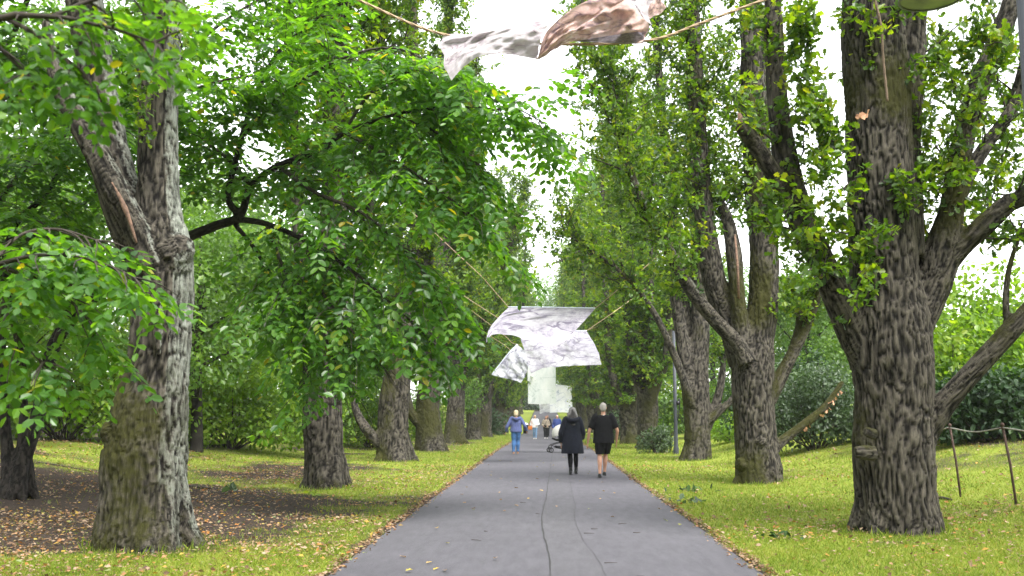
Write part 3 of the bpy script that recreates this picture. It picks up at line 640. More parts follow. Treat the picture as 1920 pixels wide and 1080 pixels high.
r2 = pl(YR, [(1440, 850, 14, .0), (1468, 826, 10, .1), (1505, 798, 8, .1), (1545, 765, 7, .1), (1580, 715, 4, .1)])
kk = [pl(YR, [(1428, 830, 9, -.4), (1428, 826, 8, -.5)]), pl(YR, [(1395, 870, 14, -.2), (1384, 872, 10, -.25)])]
wood([tr, m1, m2, m3, r1, r1b, r2] + kk + toes(base, .40, 6, rng, .4, .5, .33), .033, .036, 9, t, base, lichen=(.8, -.6, .1), la=.3, ma=.56, zcut=12)
tw = G()
A = grow([sub(tr, 5), sub(m2, 4.5), m3[3:], r1[2:], r1b, m1[4:]], rng, 3.4, 17, .125, 2.3, .16, 8, .125, tw, .1, .6, 6, (30, 75), zvis=12)
split_crown(*A, T_OAK6, M['oak'], None, t, base, 0)
tw.build('twigs', M['twig'], t, True, base)['kind'] = 'stuff'
g = G(); p = pl(YR, [(1385, 560, 3, -.55), (1383, 500, 3, -.5), (1378, 440, 2, -.4)]); tube(g, p[:, :3], p[:, 3] * .9, 5); g.build('bare_wood', M['wood'], t, True, base)
n_ = 14; q = cr(r2[:, :3], 40)[18:39]; gg = q[rng.integers(0, len(q), n_)] + rng.normal(size=(n_, 3)) * .02 + [0, -.05, -.05]; leaf_objects(gg, rng.normal(size=(n_, 3)) + [0, 0, -1.5], rng.normal(size=(n_, 3)), np.full(n_, .12), T_OAK6, M['deadleaf'], t, base, 'dead_leaf')
print('R2 leaves', len(A[0]))

# ---- right row, third oak
c = gp(1308, 864); YR = c[1] + .4; print('R3', c); base = np.array([c[0], YR, zg1(c[0], YR)]); R3Y = YR
t = thing('oak_tree', 'forked oak beside the dark grey lamp post, third on the right', 'tree', base, RIGHT)
tr = pl(YR, [(1308, 880, 27), (1308, 850, 26), (1308, 800, 23), (1306, 740, 24), (1310, 690, 19), (1313, 600, 17), (1312, 480, 16), (1306, 340, 14), (1300, 200, 12), (1297, 40, 9), (1294, -100, 5), (1292, -220, 2)])
m1 = pl(YR, [(1300, 760, 18, -.1), (1290, 700, 15, -.1), (1280, 640, 13, -.1), (1272, 590, 12, -.1), (1266, 556, 11, -.1)])
m2 = pl(YR, [(1298, 720, 12, .2), (1282, 560, 10, .3), (1262, 400, 9, .4), (1245, 250, 8, .4), (1232, 80, 6, .4), (1228, -80, 3, .4)])
m3 = pl(YR, [(1322, 800, 13, .0), (1340, 765, 9, .1), (1352, 715, 7, .1), (1358, 660, 5, .1)])
m4 = pl(YR, [(1330, 790, 8, -.1), (1355, 765, 7, -.1), (1376, 745, 6, -.1), (1396, 700, 4, 0)])
m5 = pl(YR, [(1298, 760, 8, -.3), (1262, 660, 7, -.6), (1222, 580, 6, -1), (1170, 515, 5, -1.3), (1110, 470, 3, -1.6), (1062, 440, 2, -1.8)])
m6 = pl(YR, [(1262, 420, 8, .4), (1215, 330, 6, 0), (1165, 230, 5, -.4), (1120, 130, 4, -.8), (1095, 30, 3, -1), (1085, -80, 2, -1)])
wood([tr, m1, m2, m3, m4, m5, m6] + toes(base, .4, 6, rng, .4, .5, .33), .045, .036, 13, t, base, lichen=(.8, -.6, .1), la=.28, ma=.55, zcut=15)
tw = G()
A = grow([sub(tr, 5), sub(m2, 4.2), m3[2:], m1[3:], m5[2:], m6[1:]], rng, 2.9, 19, .115, 2.6, .18, 8, .135, tw, .1, .6, 6, (28, 70), zvis=16)
split_crown(*A, T_OVAL, M['oak'], None, t, base, 0); tw.build('twigs', M['twig'], t, True, base)['kind'] = 'stuff'
print('R3 leaves', len(A[0]))

# ---- left row, nearest oak
c = gp(268, 1036); YL = c[1] + .4; print('L1', c); base = np.array([c[0], YL, zg1(c[0], YL)]); L1Y = YL
t = thing('oak_tree', 'nearest oak on the left, forked grey trunk streaked with pale lichen', 'tree', base, LEFT)
tr = pl(YL, [(258, 1075, 90), (262, 1010, 82), (268, 940, 76), (270, 860, 76), (280, 780, 65), (292, 700, 57), (300, 610, 56), (305, 530, 58), (302, 455, 54), (298, 400, 42), (295, 300, 38), (297, 180, 37), (302, 60, 36), (305, -60, 34), (310, -250, 28), (315, -550, 15), (318, -800, 5)])
b1 = pl(YL, [(300, 560, 45, .05), (270, 470, 44, .1), (232, 385, 40, .15), (207, 300, 37, .2), (190, 200, 36, .25), (172, 80, 35, .3), (155, -20, 33, .3), (130, -220, 25, .3), (100, -560, 8, .3)])
b2 = pl(YL, [(285, 500, 26, -.25), (258, 435, 24, -.32), (218, 360, 24, -.38), (180, 285, 23, -.4), (145, 225, 22, -.4), (118, 175, 18, -.4), (100, 120, 14, -.4), (85, 40, 8, -.4)])
sp = [pl(YL, [(262, 860, 52), (232, 820, 38, -.1), (206, 806, 26, -.15), (190, 803, 14, -.2)]), pl(YL, [(320, 480, 44, -.1), (346, 465, 26, -.1), (358, 460, 14, -.12)]), pl(YL, [(296, 560, 10, -.32), (294, 600, 8, -.36), (296, 640, 7, -.37), (298, 665, 4, -.36)])]
wood([tr, b1, b2] + sp + toes(base - [.08, 0, 0], .41, 7, rng, .45, .55, .3), .025, .036, 21, t, base, lichen=(1, -.2, .02), la=.56, ma=.22, zcut=7.5)
g = G(); p = pl(YL, [(256, 455, 2, -.5), (240, 405, 4.5, -.53), (224, 368, 4, -.56), (210, 342, 1.5, -.56)]); p = cr(p, 14); p[:, 3] *= 1 + .35 * vnoise(p[:, :3] * 9, 2); tube(g, p[:, :3], np.stack([p[:, 3] * .95, p[:, 3]], 1), 8); tag(g.build('torn_strip', M['wood'], t, True, base), 'pinkish strip of bare wood on the leaning limb')
tw = G()
A = grow([sub(tr, 5.8), sub(b1, 5.8)], rng, 5.0, 15, .5, 1.5, .2, 5, .11, tw, .2, .5, 4, (35, 75))
a2 = grow([pl(YL, [(262, 260, 4, -.5), (262, 215, 3, -.6), (270, 160, 2, -.6)]), pl(YL, [(335, 150, 4, -.3), (340, 90, 3, -.4), (330, 30, 2, -.4)])], rng, 1, 9, .15, .45, .12, 4, .09, tw, .2, .4, 3, (35, 80))
A = [np.concatenate(z) for z in zip(A, a2)]
split_crown(*A, T_OAK6, M['oak'], None, t, base, 0); tw.build('twigs', M['twig'], t, True, base)['kind'] = 'stuff'
print('L1 leaves', len(A[0]))

# ---- left row, second to sixth
def row_oak(px, py, wpx, label, tr_rows, others, seed, la, ma, leafargs, voxel=.045, tmpl=T_OVAL, group=LEFT):
    rg = np.random.default_rng(seed)
    c = gp(px, py); Yq = c[1] + .4; b = np.array([c[0], Yq, zg1(c[0], Yq)])
    t = thing('oak_tree', label, 'tree', b, group)
    T_ = pl(Yq, tr_rows); O = [pl(Yq, o) for o in others]
    wood([T_] + O + toes(b, wpx * Yq / F, 6, rg, .4, .55, .33), voxel, .036, seed, t, b, la=la * .7, ma=ma + .02, lichen=(1, -.5, 0), zcut=12)
    tw = G()
    z0 = leafargs.pop('z0', 3.5)
    A = grow([sub(T_, z0)] + [sub(o, z0 - .6) for o in O if len(sub(o, z0 - .6)) > 3], rg, z0 - .5, 19, leafargs.pop('step', .27) * .33, leafargs.pop('Lmax', 2.6), .19, 8, leafargs.pop('size', .115) * 1.13, tw, .1, .6, 6, (28, 70), zvis=1.5 + .44 * Yq, **leafargs)
    split_crown(*A, tmpl, M['oak'], None, t, b, 0); tw.build('twigs', M['twig'], t, True, b)['kind'] = 'stuff'
    print(label, c, len(A[0])); return t, Yq, b
L2, Y2, b2_ = row_oak(607, 918, 36, 'stout oak with dark straight foot, second on the left, half hidden by oval leaves',
    [(607, 940, 39), (607, 900, 37), (606, 840, 36), (603, 770, 35), (612, 690, 32), (622, 560, 30), (626, 420, 27), (628, 250, 24), (634, 80, 20), (640, -80, 16), (645, -300, 9), (648, -520, 3)],
    [[(590, 780, 18, -.1), (580, 700, 15, -.2), (570, 600, 13, -.3), (560, 450, 11, -.3), (552, 250, 9, -.3), (545, 0, 6, -.3), (540, -200, 3, -.3)],
     [(620, 700, 16, .2), (660, 560, 14, .4), (690, 400, 12, .5), (708, 200, 10, .5), (718, 0, 7, .5), (722, -200, 3, .5)]], 31, .2, .35, dict(step=.36, z0=4.2))
L3, Y3, b3_ = row_oak(738, 866, 30, 'oak with a bowed low limb reaching left, third on the left',
    [(738, 885, 33), (738, 855, 32), (736, 810, 29), (740, 740, 27), (752, 650, 24), (765, 520, 22), (772, 380, 19), (775, 220, 16), (772, 60, 12), (770, -80, 7), (768, -200, 3)],
    [[(725, 840, 14, -.1), (702, 822, 11, -.2), (680, 795, 9, -.2), (665, 760, 7, -.2), (660, 700, 4, -.2)], [(748, 700, 14, .2), (790, 560, 12, .4), (815, 400, 10, .5), (835, 200, 8, .5), (845, 20, 5, .5), (848, -80, 2, .5)]], 35, .4, .45, dict(step=.27))
L4, Y4, b4_ = row_oak(806, 846, 24, 'oak with a wide buttressed foot and elbowed limb, fourth on the left',
    [(806, 862, 33), (806, 838, 29), (804, 800, 24), (803, 750, 21), (812, 670, 19), (822, 560, 17), (830, 430, 15), (835, 280, 12), (838, 120, 8), (840, 0, 4)],
    [[(795, 800, 12, -.1), (778, 785, 9, -.2), (768, 768, 8, -.2), (764, 740, 6, -.2)], [(808, 740, 11, .2), (845, 640, 10, .3), (870, 500, 8, .3), (882, 350, 7, .3), (890, 200, 4, .3), (893, 100, 2, .3)]], 38, .3, .6, dict(step=.27, size=.125, z0=3.0), tmpl=T_DIA)
L5, Y5, b5_ = row_oak(852, 832, 18, 'oak with one limb leaning over the path, fifth on the left',
    [(850, 845, 24), (851, 825, 21), (853, 790, 17), (856, 740, 16), (858, 660, 14), (862, 560, 13), (866, 420, 11), (868, 280, 8), (870, 160, 4), (870, 80, 2)],
    [[(858, 740, 10, 0), (872, 690, 8, -.3), (892, 640, 7, -.6), (920, 575, 6, -.9), (945, 500, 5, -1.1), (968, 420, 4, -1.2), (985, 350, 2, -1.2)]], 41, .3, .55, dict(step=.27, size=.135, z0=2.8), tmpl=T_DIA)

# ---- generic upright oaks for the rest of both rows
def generic_oak(seed, H, size, step, voxel, tmpl, Lmax=2.0):
    rg = np.random.default_rng(seed); t = bpy.data.objects.new('oak_tree', None); COL.objects.link(t)
    fz = 1.6 + rg.random() * 1.2
    tr = np.array([[0, 0, -.25, .58], [0, 0, .25, .5], [.03, 0, 1, .43], [.05, .03, fz, .45], [.1, .1, fz + 1.5, .3], [.15, .1, 8, .22], [.05, .0, 13, .13], [0, 0, H - 1, .03]])
    L = [tr]
    for k in range(5):
        a = 2 * math.pi * (k + rg.random() * .6) / 5; ca, sa = math.cos(a), math.sin(a); o = .7 + .8 * rg.random(); h = H * (.72 + .25 * rg.random()); r = .13 + .08 * rg.random()
        L.append(np.array([[.12 * ca, .12 * sa, fz - .5, r * 1.3], [.42 * ca, .42 * sa, fz + .5, r * 1.1], [o * .75 * ca, o * .75 * sa, fz + 2, r], [o * ca, o * sa, fz + 5, r * .8], [o * 1.15 * ca, o * 1.15 * sa, h * .75, r * .45], [o * 1.1 * ca, o * 1.1 * sa, h, .02]]))
    k1 = wood(L + toes(np.zeros(3), .45, 6, rg, .4, .6, .33), voxel, .05, seed, t, (0, 0, 0), la=.25, ma=.5, sides=9)
    tw = G(); A = grow([sub(l, fz - .3) for l in L], rg, fz - .6, H, step, Lmax, .2, 7, size, tw, .1, .6, 5, (28, 70))
    k2 = split_crown(*A, tmpl, M['oak'], None, t, (0, 0, 0), 0); k3 = tw.build('twigs', M['twig'], t); k3['kind'] = 'stuff'
    KIDS[t.name] = [k1, k2, k3]; print('generic oak leaves', len(A[0])); return t
V = [generic_oak(51, 20.5, .17, .2, .07, T_DIA, 2.6), generic_oak(52, 19, .17, .2, .07, T_DIA, 2.6), generic_oak(53, 21.5, .17, .2, .07, T_DIA, 2.6)]
for o in V: KIDS[o.name] = KIDS[o.name]
rg = np.random.default_rng(77)
used = [False] * 3
def place_oak(k, x, y, s, label, group, wide=1.12):
    if not used[k]: o = V[k]; used[k] = True
    else: o = copy_tree(V[k])
    o.location = (x, y, zg1(x, y) - .03); o.rotation_euler.z = rg.random() * 6.28; o.scale = (s * wide, s * wide, s * (.95 + .1 * rg.random())); tag(o, label, 'tree', group); return o
place_oak(0, -4.75, 66, .97, 'oak with a squat moss-covered foot behind the sapling, sixth on the left', LEFT)
place_oak(1, 4.6, 45, .95, 'oak just behind the round leafy shrub, fourth on the right', RIGHT)
place_oak(2, 4.6, 55, .98, 'oak behind the man in black, fifth on the right', RIGHT)
for n_, y in enumerate(np.arange(77, 190, 10.4)):
    place_oak((n_ + 1) % 3, -4.6 + rg.normal() * .25, y + rg.normal() * .7, .95 + .14 * rg.random() + .22 * (y > 95), 'tall oak far down the left row, merging with its neighbours', LEFT)
for n_, y in enumerate(np.arange(66, 190, 10.4)):
    place_oak((n_ + 2) % 3, 4.6 + rg.normal() * .25, y + rg.normal() * .7, .95 + .14 * rg.random() + .22 * (y > 95), 'tall oak far down the right row, merging with its neighbours', RIGHT)

# unseen oaks added behind the camera to shade the trunk fronts
for n_, y in enumerate((-2.5, -12, -22, -33)):
    for sd in (-1, 1):
        place_oak((n_ + sd) % 3, sd * 5.6, y, 1, 'unseen oak added behind the viewpoint to shade the trunks', 'unseen shading oaks behind the viewpoint', 1.25)
# ------------------------------------------------------------------ trees with oval leaflets on the left (dark stems, drooping sprays)
def sprays(g, twig, branches, rng, step=.22, L=(.5, 1.3), droop=.45, csp=.12, leaflet=.10, nl=7, every=1):
    """side shoots off each branch, each bearing feathered leaves that droop outward"""
    RP, RD, RN, RL = [], [], [], []
    for br in branches:
        q = cr(br, max(6, int(np.linalg.norm(np.diff(br[:, :3], axis=0), axis=1).sum() / .08))); P = q[:, :3]; T = unit(np.gradient(P, axis=0))
        s = np.concatenate([[0], np.cumsum(np.linalg.norm(np.diff(P, axis=0), axis=1))]); side = 1
        for p in list(np.arange(step * rng.random(), s[-1], step)) + [s[-1]] * 2:
            k = min(int(np.searchsorted(s, p)), len(P) - 1); side = -side; l = L[0] + (L[1] - L[0]) * rng.random()
            tt = T[k].copy(); hz = unit(np.cross([0, 0, 1], tt)) * side
            d = unit(tt * (.5 + .5 * rng.random()) + hz * (.8 * rng.random() + .3) + np.array([0, 0, .15 - .5 * rng.random()]) + .25 * rng.normal(size=3))
            B = [P[k]]; dd = d
            for _ in range(5): dd = unit(dd + np.array([0, 0, -droop / 4]) + .1 * rng.normal(size=3)); B.append(B[-1] + dd * l / 5)
            B = np.array(B); tube(twig, B, np.linspace(.009, .003, 6), 3, cap=False)
            n = max(3, int(l / csp)); ss = np.linspace(.12, 1, n) * 5; lo = np.minimum(ss.astype(int), 4); c = B[lo] + (B[lo + 1] - B[lo]) * (ss - lo)[:, None]; ax = unit(B[lo + 1] - B[lo])
            sg = np.where(np.arange(n) % 2 == 0, 1, -1)[:, None]; h2 = unit(np.cross([0, 0, 1.], ax)) * sg
            RD.append(unit(ax * .55 + h2 * .75 + np.array([0, 0, -.28]) + .16 * rng.normal(size=ax.shape))); RP.append(c); RL.append(leaflet * nl * .42 * (.7 + .5 * rng.random(n)))
            RN.append(unit(np.array([0, 0, 1.]) + .28 * rng.normal(size=ax.shape)))
    P = np.concatenate(RP); D = np.concatenate(RD); L_ = np.concatenate(RL); N = np.concatenate(RN); N = unit(N - D * (N * D).sum(1, keepdims=True)); Wd = np.cross(N, D); n = len(P)
    out = [[], [], [], [], []]; ct = np.clip(.42 + .2 * rng.normal(size=n), 0, .93)
    for k in range(nl):
        f = (k // 2 + 1) / (nl // 2 + .5); sd = (1 if k % 2 == 0 else -1); 
        end = k == nl - 1
        b = P + D * (L_ * min(f, 1))[:, None] + np.array([0, 0, -1.]) * (L_ * .22 * f * f)[:, None]
        dirn = D if end else unit(D * .55 + Wd * sd * .85 + np.array([0, 0, -.22]) + .12 * rng.normal(size=D.shape))
        out[0].append(b); out[1].append(dirn); out[2].append(unit(N + .3 * rng.normal(size=N.shape) + .25 * Wd * sd)); out[3].append(leaflet * (.75 + .4 * rng.random(n)) * (.8 + .25 * math.sin(f * 2.6))); tn = np.clip(ct + .1 * rng.normal(size=n), 0, .95); tn[rng.random(n) < .008] = 1; out[4].append(tn)
    if g is not None: pass
    return [np.concatenate(o) for o in out]

rng = np.random.default_rng(5)
c = gp(18, 938); YW = c[1] + .3; print('YW', c); base = np.array([c[0], YW, zg1(c[0], YW)])
t = thing('oval_leaved_tree', 'dark many-stemmed tree behind the nearest left oak, its oval-leaved limbs arching toward the path', 'tree', base)
w1 = pl(YW, [(20, 970, 27), (21, 925, 25), (22, 890, 19), (12, 830, 11), (6, 740, 10), (2, 640, 9), (-4, 540, 10), (-20, 400, 9), (-30, 200, 7)])
w2 = pl(YW, [(28, 915, 17), (50, 850, 13), (68, 790, 13), (84, 720, 12), (105, 640, 13, .1), (160, 570, 12, .3), (230, 520, 11, .4), (320, 460, 10, .4), (400, 425, 9, .2), (450, 405, 8, 0), (470, 350, 7, -.2), (520, 312, 7, -.4), (590, 285, 6, -.6), (650, 248, 5, -.8), (740, 215, 4, -1), (840, 200, 3, -1.2), (930, 205, 2, -1.4)])
w3 = pl(YW, [(38, 860, 9), (44, 780, 8), (42, 690, 8), (30, 620, 7), (18, 560, 7), (10, 480, 6), (30, 420, 6), (80, 370, 6), (130, 300, 5), (220, 200, 4), (330, 120, 3)])
w4 = pl(YW, [(455, 405, 8, 0), (432, 385, 7, -.1), (428, 355, 6, -.1), (440, 310, 6, -.2), (470, 200, 5, -.3), (520, 100, 4, -.4), (600, 30, 3, -.5)])
w5 = pl(YW, [(440, 410, 7, 0), (500, 420, 6, -.4), (570, 450, 5, -.8), (650, 500, 4, -1.2), (740, 575, 3, -1.5), (820, 650, 2, -1.7)])
w6 = pl(YW, [(440, 420, 5, 0), (480, 470, 4.5, -.3), (520, 540, 4, -.6), (550, 620, 3, -.9), (580, 700, 2, -1)])
w7 = pl(YW, [(650, 250, 4, -.8), (720, 290, 3.5, -1.2), (800, 340, 3, -1.5), (880, 400, 2, -1.7)])
w8 = pl(YW, [(520, 310, 5, -.4), (590, 360, 4, -.9), (680, 400, 3, -1.3), (760, 470, 2, -1.6), (820, 540, 1.5, -1.8)])
w9 = pl(YW, [(450, 260, 4, -.2), (540, 170, 4, -.8), (640, 110, 3, -1.2), (740, 90, 2, -1.5), (830, 130, 1.5, -1.6)])
w10 = pl(YW, [(105, 640, 6, 0), (130, 560, 5, -.6), (120, 470, 4, -1), (60, 400, 3, -1.4)])
w11 = pl(YW, [(640, 255, 3, -.8), (700, 170, 3, -1), (790, 130, 2, -1.2), (880, 150, 1.5, -1.3)])
w12 = pl(YW, [(10, 480, 5, 0), (80, 430, 4, .5), (160, 380, 3, .8), (230, 300, 2, 1)])
w13 = pl(YW, [(570, 450, 4, -.8), (600, 540, 3, -1.3), (660, 620, 2.5, -1.6), (720, 690, 2, -1.8)])
w14 = pl(YW, [(740, 215, 3, -1), (820, 250, 2.5, -1.3), (900, 310, 2, -1.5)])
w15 = pl(YW, [(400, 500, 4, -.2), (430, 600, 3, -.4), (470, 680, 2, -.6), (500, 740, 1.5, -.7)])
w16 = pl(YW, [(500, 420, 4, -.4), (540, 520, 3, -.9), (600, 610, 2.5, -1.3), (640, 720, 2, -1.5)])
w17 = pl(YW, [(-30, 200, 6), (60, 120, 4, -.5), (160, 60, 3, -1), (260, 20, 2, -1.4)])
w18 = pl(YW, [(-20, 400, 6), (60, 300, 4, -1), (130, 250, 3, -1.8), (200, 230, 2, -2.4)])
w19 = pl(YW, [(220, 200, 4), (320, 180, 3, -.5), (420, 150, 2, -1), (500, 140, 2, -1.4)])
w20 = pl(YW, [(330, 120, 4, .3), (420, 40, 3, .2), (520, -20, 2, 0), (600, -60, 2, 0)])
w21 = pl(YW, [(-30, 200, 6, 0), (100, -100, 5, -2), (250, -250, 4, -3.5), (420, -300, 2, -4)])  # overhead limb above the frame, added to darken the ground below
w22 = pl(YW, [(-30, 200, 6, 0), (-100, -100, 5, -2.5), (-50, -300, 4, -4.5), (100, -420, 2, -5.5)])  # second unseen overhead limb, added for the same shade
w23 = pl(YW, [(470, 350, 5, -.2), (430, 300, 4, .2), (380, 260, 3, .5), (340, 210, 2, .8)])
w24 = pl(YW, [(320, 460, 5, .4), (370, 440, 3, .3), (440, 470, 2.5, .2), (500, 500, 2, 0)])
w25 = pl(YW, [(930, 205, 2, -1.4), (970, 205, 1.6, -1.5), (1010, 225, 1.2, -1.55)])
W = [w1, w2, w3, w4, w5, w6, w7, w8, w9, w10, w11, w12, w13, w14, w16, w17, w18, w19, w20, w21, w22, w23, w25]
wood(W[:6] + toes(base, .2, 5, rng, .35, .5, .35), .03, .012, 61, t, base, m=M['bark_dark'], la=.0, ma=.1)
tw = G()
for w_ in W[6:]: q = cr(w_, 24); tube(tw, q[:, :3], q[:, 3], 6)
A = sprays(None, tw, [w2[9:], w3[5:], w4[3:], w5[1:], w6[1:]] + W[6:], rng, .112, (.4, 1.4), .5, .125, .145, 7)
k = A[0][:, 2] > np.where(A[0][:, 0] > -3.4, 2.0, 1.35) + .25 * np.sin(A[0][:, 0] * 5); A = [a[k] for a in A]
split_crown(*A, T_OVAL, M['yw'], M['yw_i'], t, base, 300, rng=rng); tw.build('twigs', M['twig'], t, True, base)['kind'] = 'stuff'
print('YW leaflets', len(A[0]))

# the nearer one, trunk just out of the frame
base = np.array([-6.6, 5.6, zg1(-6.6, 5.6)])
t = thing('oval_leaved_tree', 'near blurred branches of large oval leaves reaching in at the left edge', 'tree', base)
n1 = np.array([[-6.6, 5.6, -.2, .2], [-6.6, 5.6, .6, .15], [-6.55, 5.7, 1.6, .13], [-6.3, 5.8, 2.6, .1], [-6, 5.9, 4, .08], [-5.8, 5.8, 5.5, .05]])
def nb(rows): return np.array([[*at(p[0], p[1], p[2]), p[3]] for p in rows])
q1 = np.concatenate([n1[2:4], nb([(-120, 520, 6.8, .04), (-20, 500, 7.0, .025), (60, 520, 7.1, .018), (130, 560, 7.2, .012), (180, 620, 7.2, .006)])])
q2 = nb([(-20, 500, 7.0, .02), (60, 480, 7.0, .015), (140, 480, 7.0, .01), (210, 500, 6.9, .007), (250, 520, 6.9, .005)])
q3 = nb([(-20, 505, 7.0, .016), (10, 580, 7.0, .012), (40, 640, 7.0, .009), (80, 680, 7.0, .005)])
q4 = np.concatenate([n1[3:5], nb([(-160, 60, 4.6, .025), (0, 30, 4.5, .018), (100, 30, 4.5, .012), (200, 50, 4.5, .009), (290, 80, 4.4, .005)])])
q5 = nb([(0, 30, 4.5, .012), (60, 60, 4.5, .01), (110, 100, 4.5, .006), (150, 130, 4.5, .004)])
q6 = nb([(100, 30, 4.5, .012), (160, 5, 4.6, .01), (240, -15, 4.6, .006), (310, 0, 4.6, .004)])
wood([n1] + toes(base, .16, 5, rng, .3, .3, .35), .03, .012, 71, t, base, m=M['bark_dark'], la=0, ma=.1)
tw = G()
for w_ in (q1, q2, q3, q4, q5, q6): q = cr(w_, 24); tube(tw, q[:, :3], q[:, 3], 6)
q7 = nb([(-20, 500, 7.0, .016), (40, 440, 7.2, .012), (110, 430, 7.3, .009), (180, 450, 7.3, .005)]); q8 = nb([(-60, 30, 4.5, .012), (20, 110, 4.6, .01), (60, 150, 4.6, .006), (40, 170, 4.6, .004)])
for w_ in (q7, q8): q = cr(w_, 24); tube(tw, q[:, :3], q[:, 3], 6)
A1 = sprays(None, tw, [q1[3:], q2, q3, q7], rng, .075, (.2, .45), .5, .08, .098, 7); A2 = sprays(None, tw, [q4[3:], q5, q6, q8], rng, .085, (.1, .24), .4, .075, .07, 7)
A = [np.concatenate(z) for z in zip(A1, A2)]
split_crown(*A, T_OVAL, M['yw'], M['yw_i'], t, base, 300, rng=rng); tw.build('twigs', M['twig'], t, True, base)['kind'] = 'stuff'
print('near leaflets', len(A[0]))

# ------------------------------------------------------------------ woodland behind the rows, shrubs
def blob_leaves(rg, blobs, n, size, shell=.55):
    bl = np.array(blobs); wgt = (bl[:, 3] * bl[:, 4] * bl[:, 5]) ** (2 / 3); k = rg.choice(len(bl), n, p=wgt / wgt.sum())
    u = unit(rg.normal(size=(n, 3))); r = shell + (1 - shell) * rg.random(n) ** .6; wob_ = 1 + .5 * fbm(u * 2.2 + k[:, None] * 7.7, 3, 3)
    P = bl[k, :3] + u * (r * wob_)[:, None] * bl[k, 3:6]
    D = unit(u * .5 + rg.normal(size=(n, 3)) * .6 + np.array([0, 0, -.35])); N = unit(np.array([0, 0, .8]) + u * .5 + rg.normal(size=(n, 3)) * .45)
    cl = np.clip(.45 + .35 * fbm(P * 1.3, 2, 8) + .18 * rg.normal(size=n), 0, 1)
    return P, D, N, size * (.6 + .7 * rg.random(n)), cl
def broadleaf(seed, H, R, n, size):
    rg = np.random.default_rng(seed); t = bpy.data.objects.new('woodland_tree', None); COL.objects.link(t)
    tr = np.array([[0, 0, -.3, .3], [0, 0, .5, .24], [.1, .05, H * .35, .18], [.2, .0, H * .65, .1], [.2, .1, H * .92, .03]]); L = [tr]; bl = [(.2, 0, H * .82, R * .55, R * .55, H * .17)]
    for k in range(11):
        a = k * 2.4 + rg.random(); z = H * (.22 + .6 * (k / 11)); o = R * (.75 - .35 * k / 11) * (.8 + .4 * rg.random()); e = np.array([o * math.cos(a), o * math.sin(a), z + H * .1])
        L.append(np.array([[.1, .03, z * .8, .08], [*(e * [.5, .5, 0] + [0, 0, z * .95]), .05], [*e, .015]])); r = R * (.36 + .2 * rg.random()); bl.append((*e, r, r, r * .62))
    k1 = wood(L, None, .0, seed, t, (0, 0, 0), m=M['bark_dark'], la=.1, ma=.3, sides=7)
    A = blob_leaves(rg, bl, n, size); k2 = split_crown(*A, T_DIA, M['wood_leaf'], None, t, (0, 0, 0), 0); KIDS[t.name] = [k1, k2]; return t
BV = [broadleaf(81, 13, 4.6, 15000, .24), broadleaf(82, 16, 5, 16000, .25), broadleaf(83, 9, 4, 11000, .22)]
bu = [False] * 3; rg = np.random.default_rng(90)
def place_broad(k, x, y, s, label, group):
    if not bu[k]: o = BV[k]; bu[k] = True
    else: o = copy_tree(BV[k])
    o.location = (x, y, zg1(x, y) - .05); o.rotation_euler.z = rg.random() * 6.28; o.scale = (s, s, s * (.9 + .2 * rg.random())); tag(o, label, 'tree', group)
lw = 'leafy woodland tree standing beyond the left row of oaks'; kw = ('broad-crowned', 'tall', 'low bushy'); rw = 'leafy woodland tree standing beyond the right row of oaks'
for x, y, k, s in [(-10.5, 30, 2, .8), (-14.5, 25, 2, .85), (-8.8, 41, 2, .8), (-26, 26, 1, 1.1), (-20, 20, 0, 1), (-17, 36, 1, 1), (-12, 47, 2, 1.1), (-24, 40, 0, 1.1), (-31, 52, 1, 1.1), (-14, 62, 0, 1), (-20, 58, 1, 1), (-11.5, 78, 1, 1), (-22, 76, 0, 1.2), (-12, 98, 0, 1.1), (-36, 66, 1, 1.2), (-13, 122, 1, 1), (-14, 150, 0, 1.1), (-24, 105, 1, 1.1), (-22, 30, 2, 1.05)]:
    place_broad(k, x, y, s, kw[k] + ' ' + lw, kw[k] + ' woodland trees beyond the left row')
for x, y, k, s in [(15, 58, 2, 1.0), (12, 72, 0, 1), (21, 66, 2, 1.15), (13, 92, 1, 1), (24, 84, 2, 1.1), (13, 116, 0, 1.1), (30, 70, 2, .9), (14, 145, 1, 1), (38, 86, 2, 1.1), (12.5, 48, 2, .85)]:
    place_broad(k, x, y, s, kw[k] + ' ' + rw, kw[k] + ' woodland trees beyond the right row')
for x, y, k, s in [(-9, 205, 1, 1.3), (-3, 216, 0, 1.7), (4, 212, 1, 1.4), (10, 205, 0, 1.3), (0, 232, 1, 1.9), (16, 215, 1, 1.2), (-16, 212, 0, 1.2)]:
    place_broad(k, x, y, s, 'tree closing the far end of the oak avenue', 'trees at the far end of the avenue')

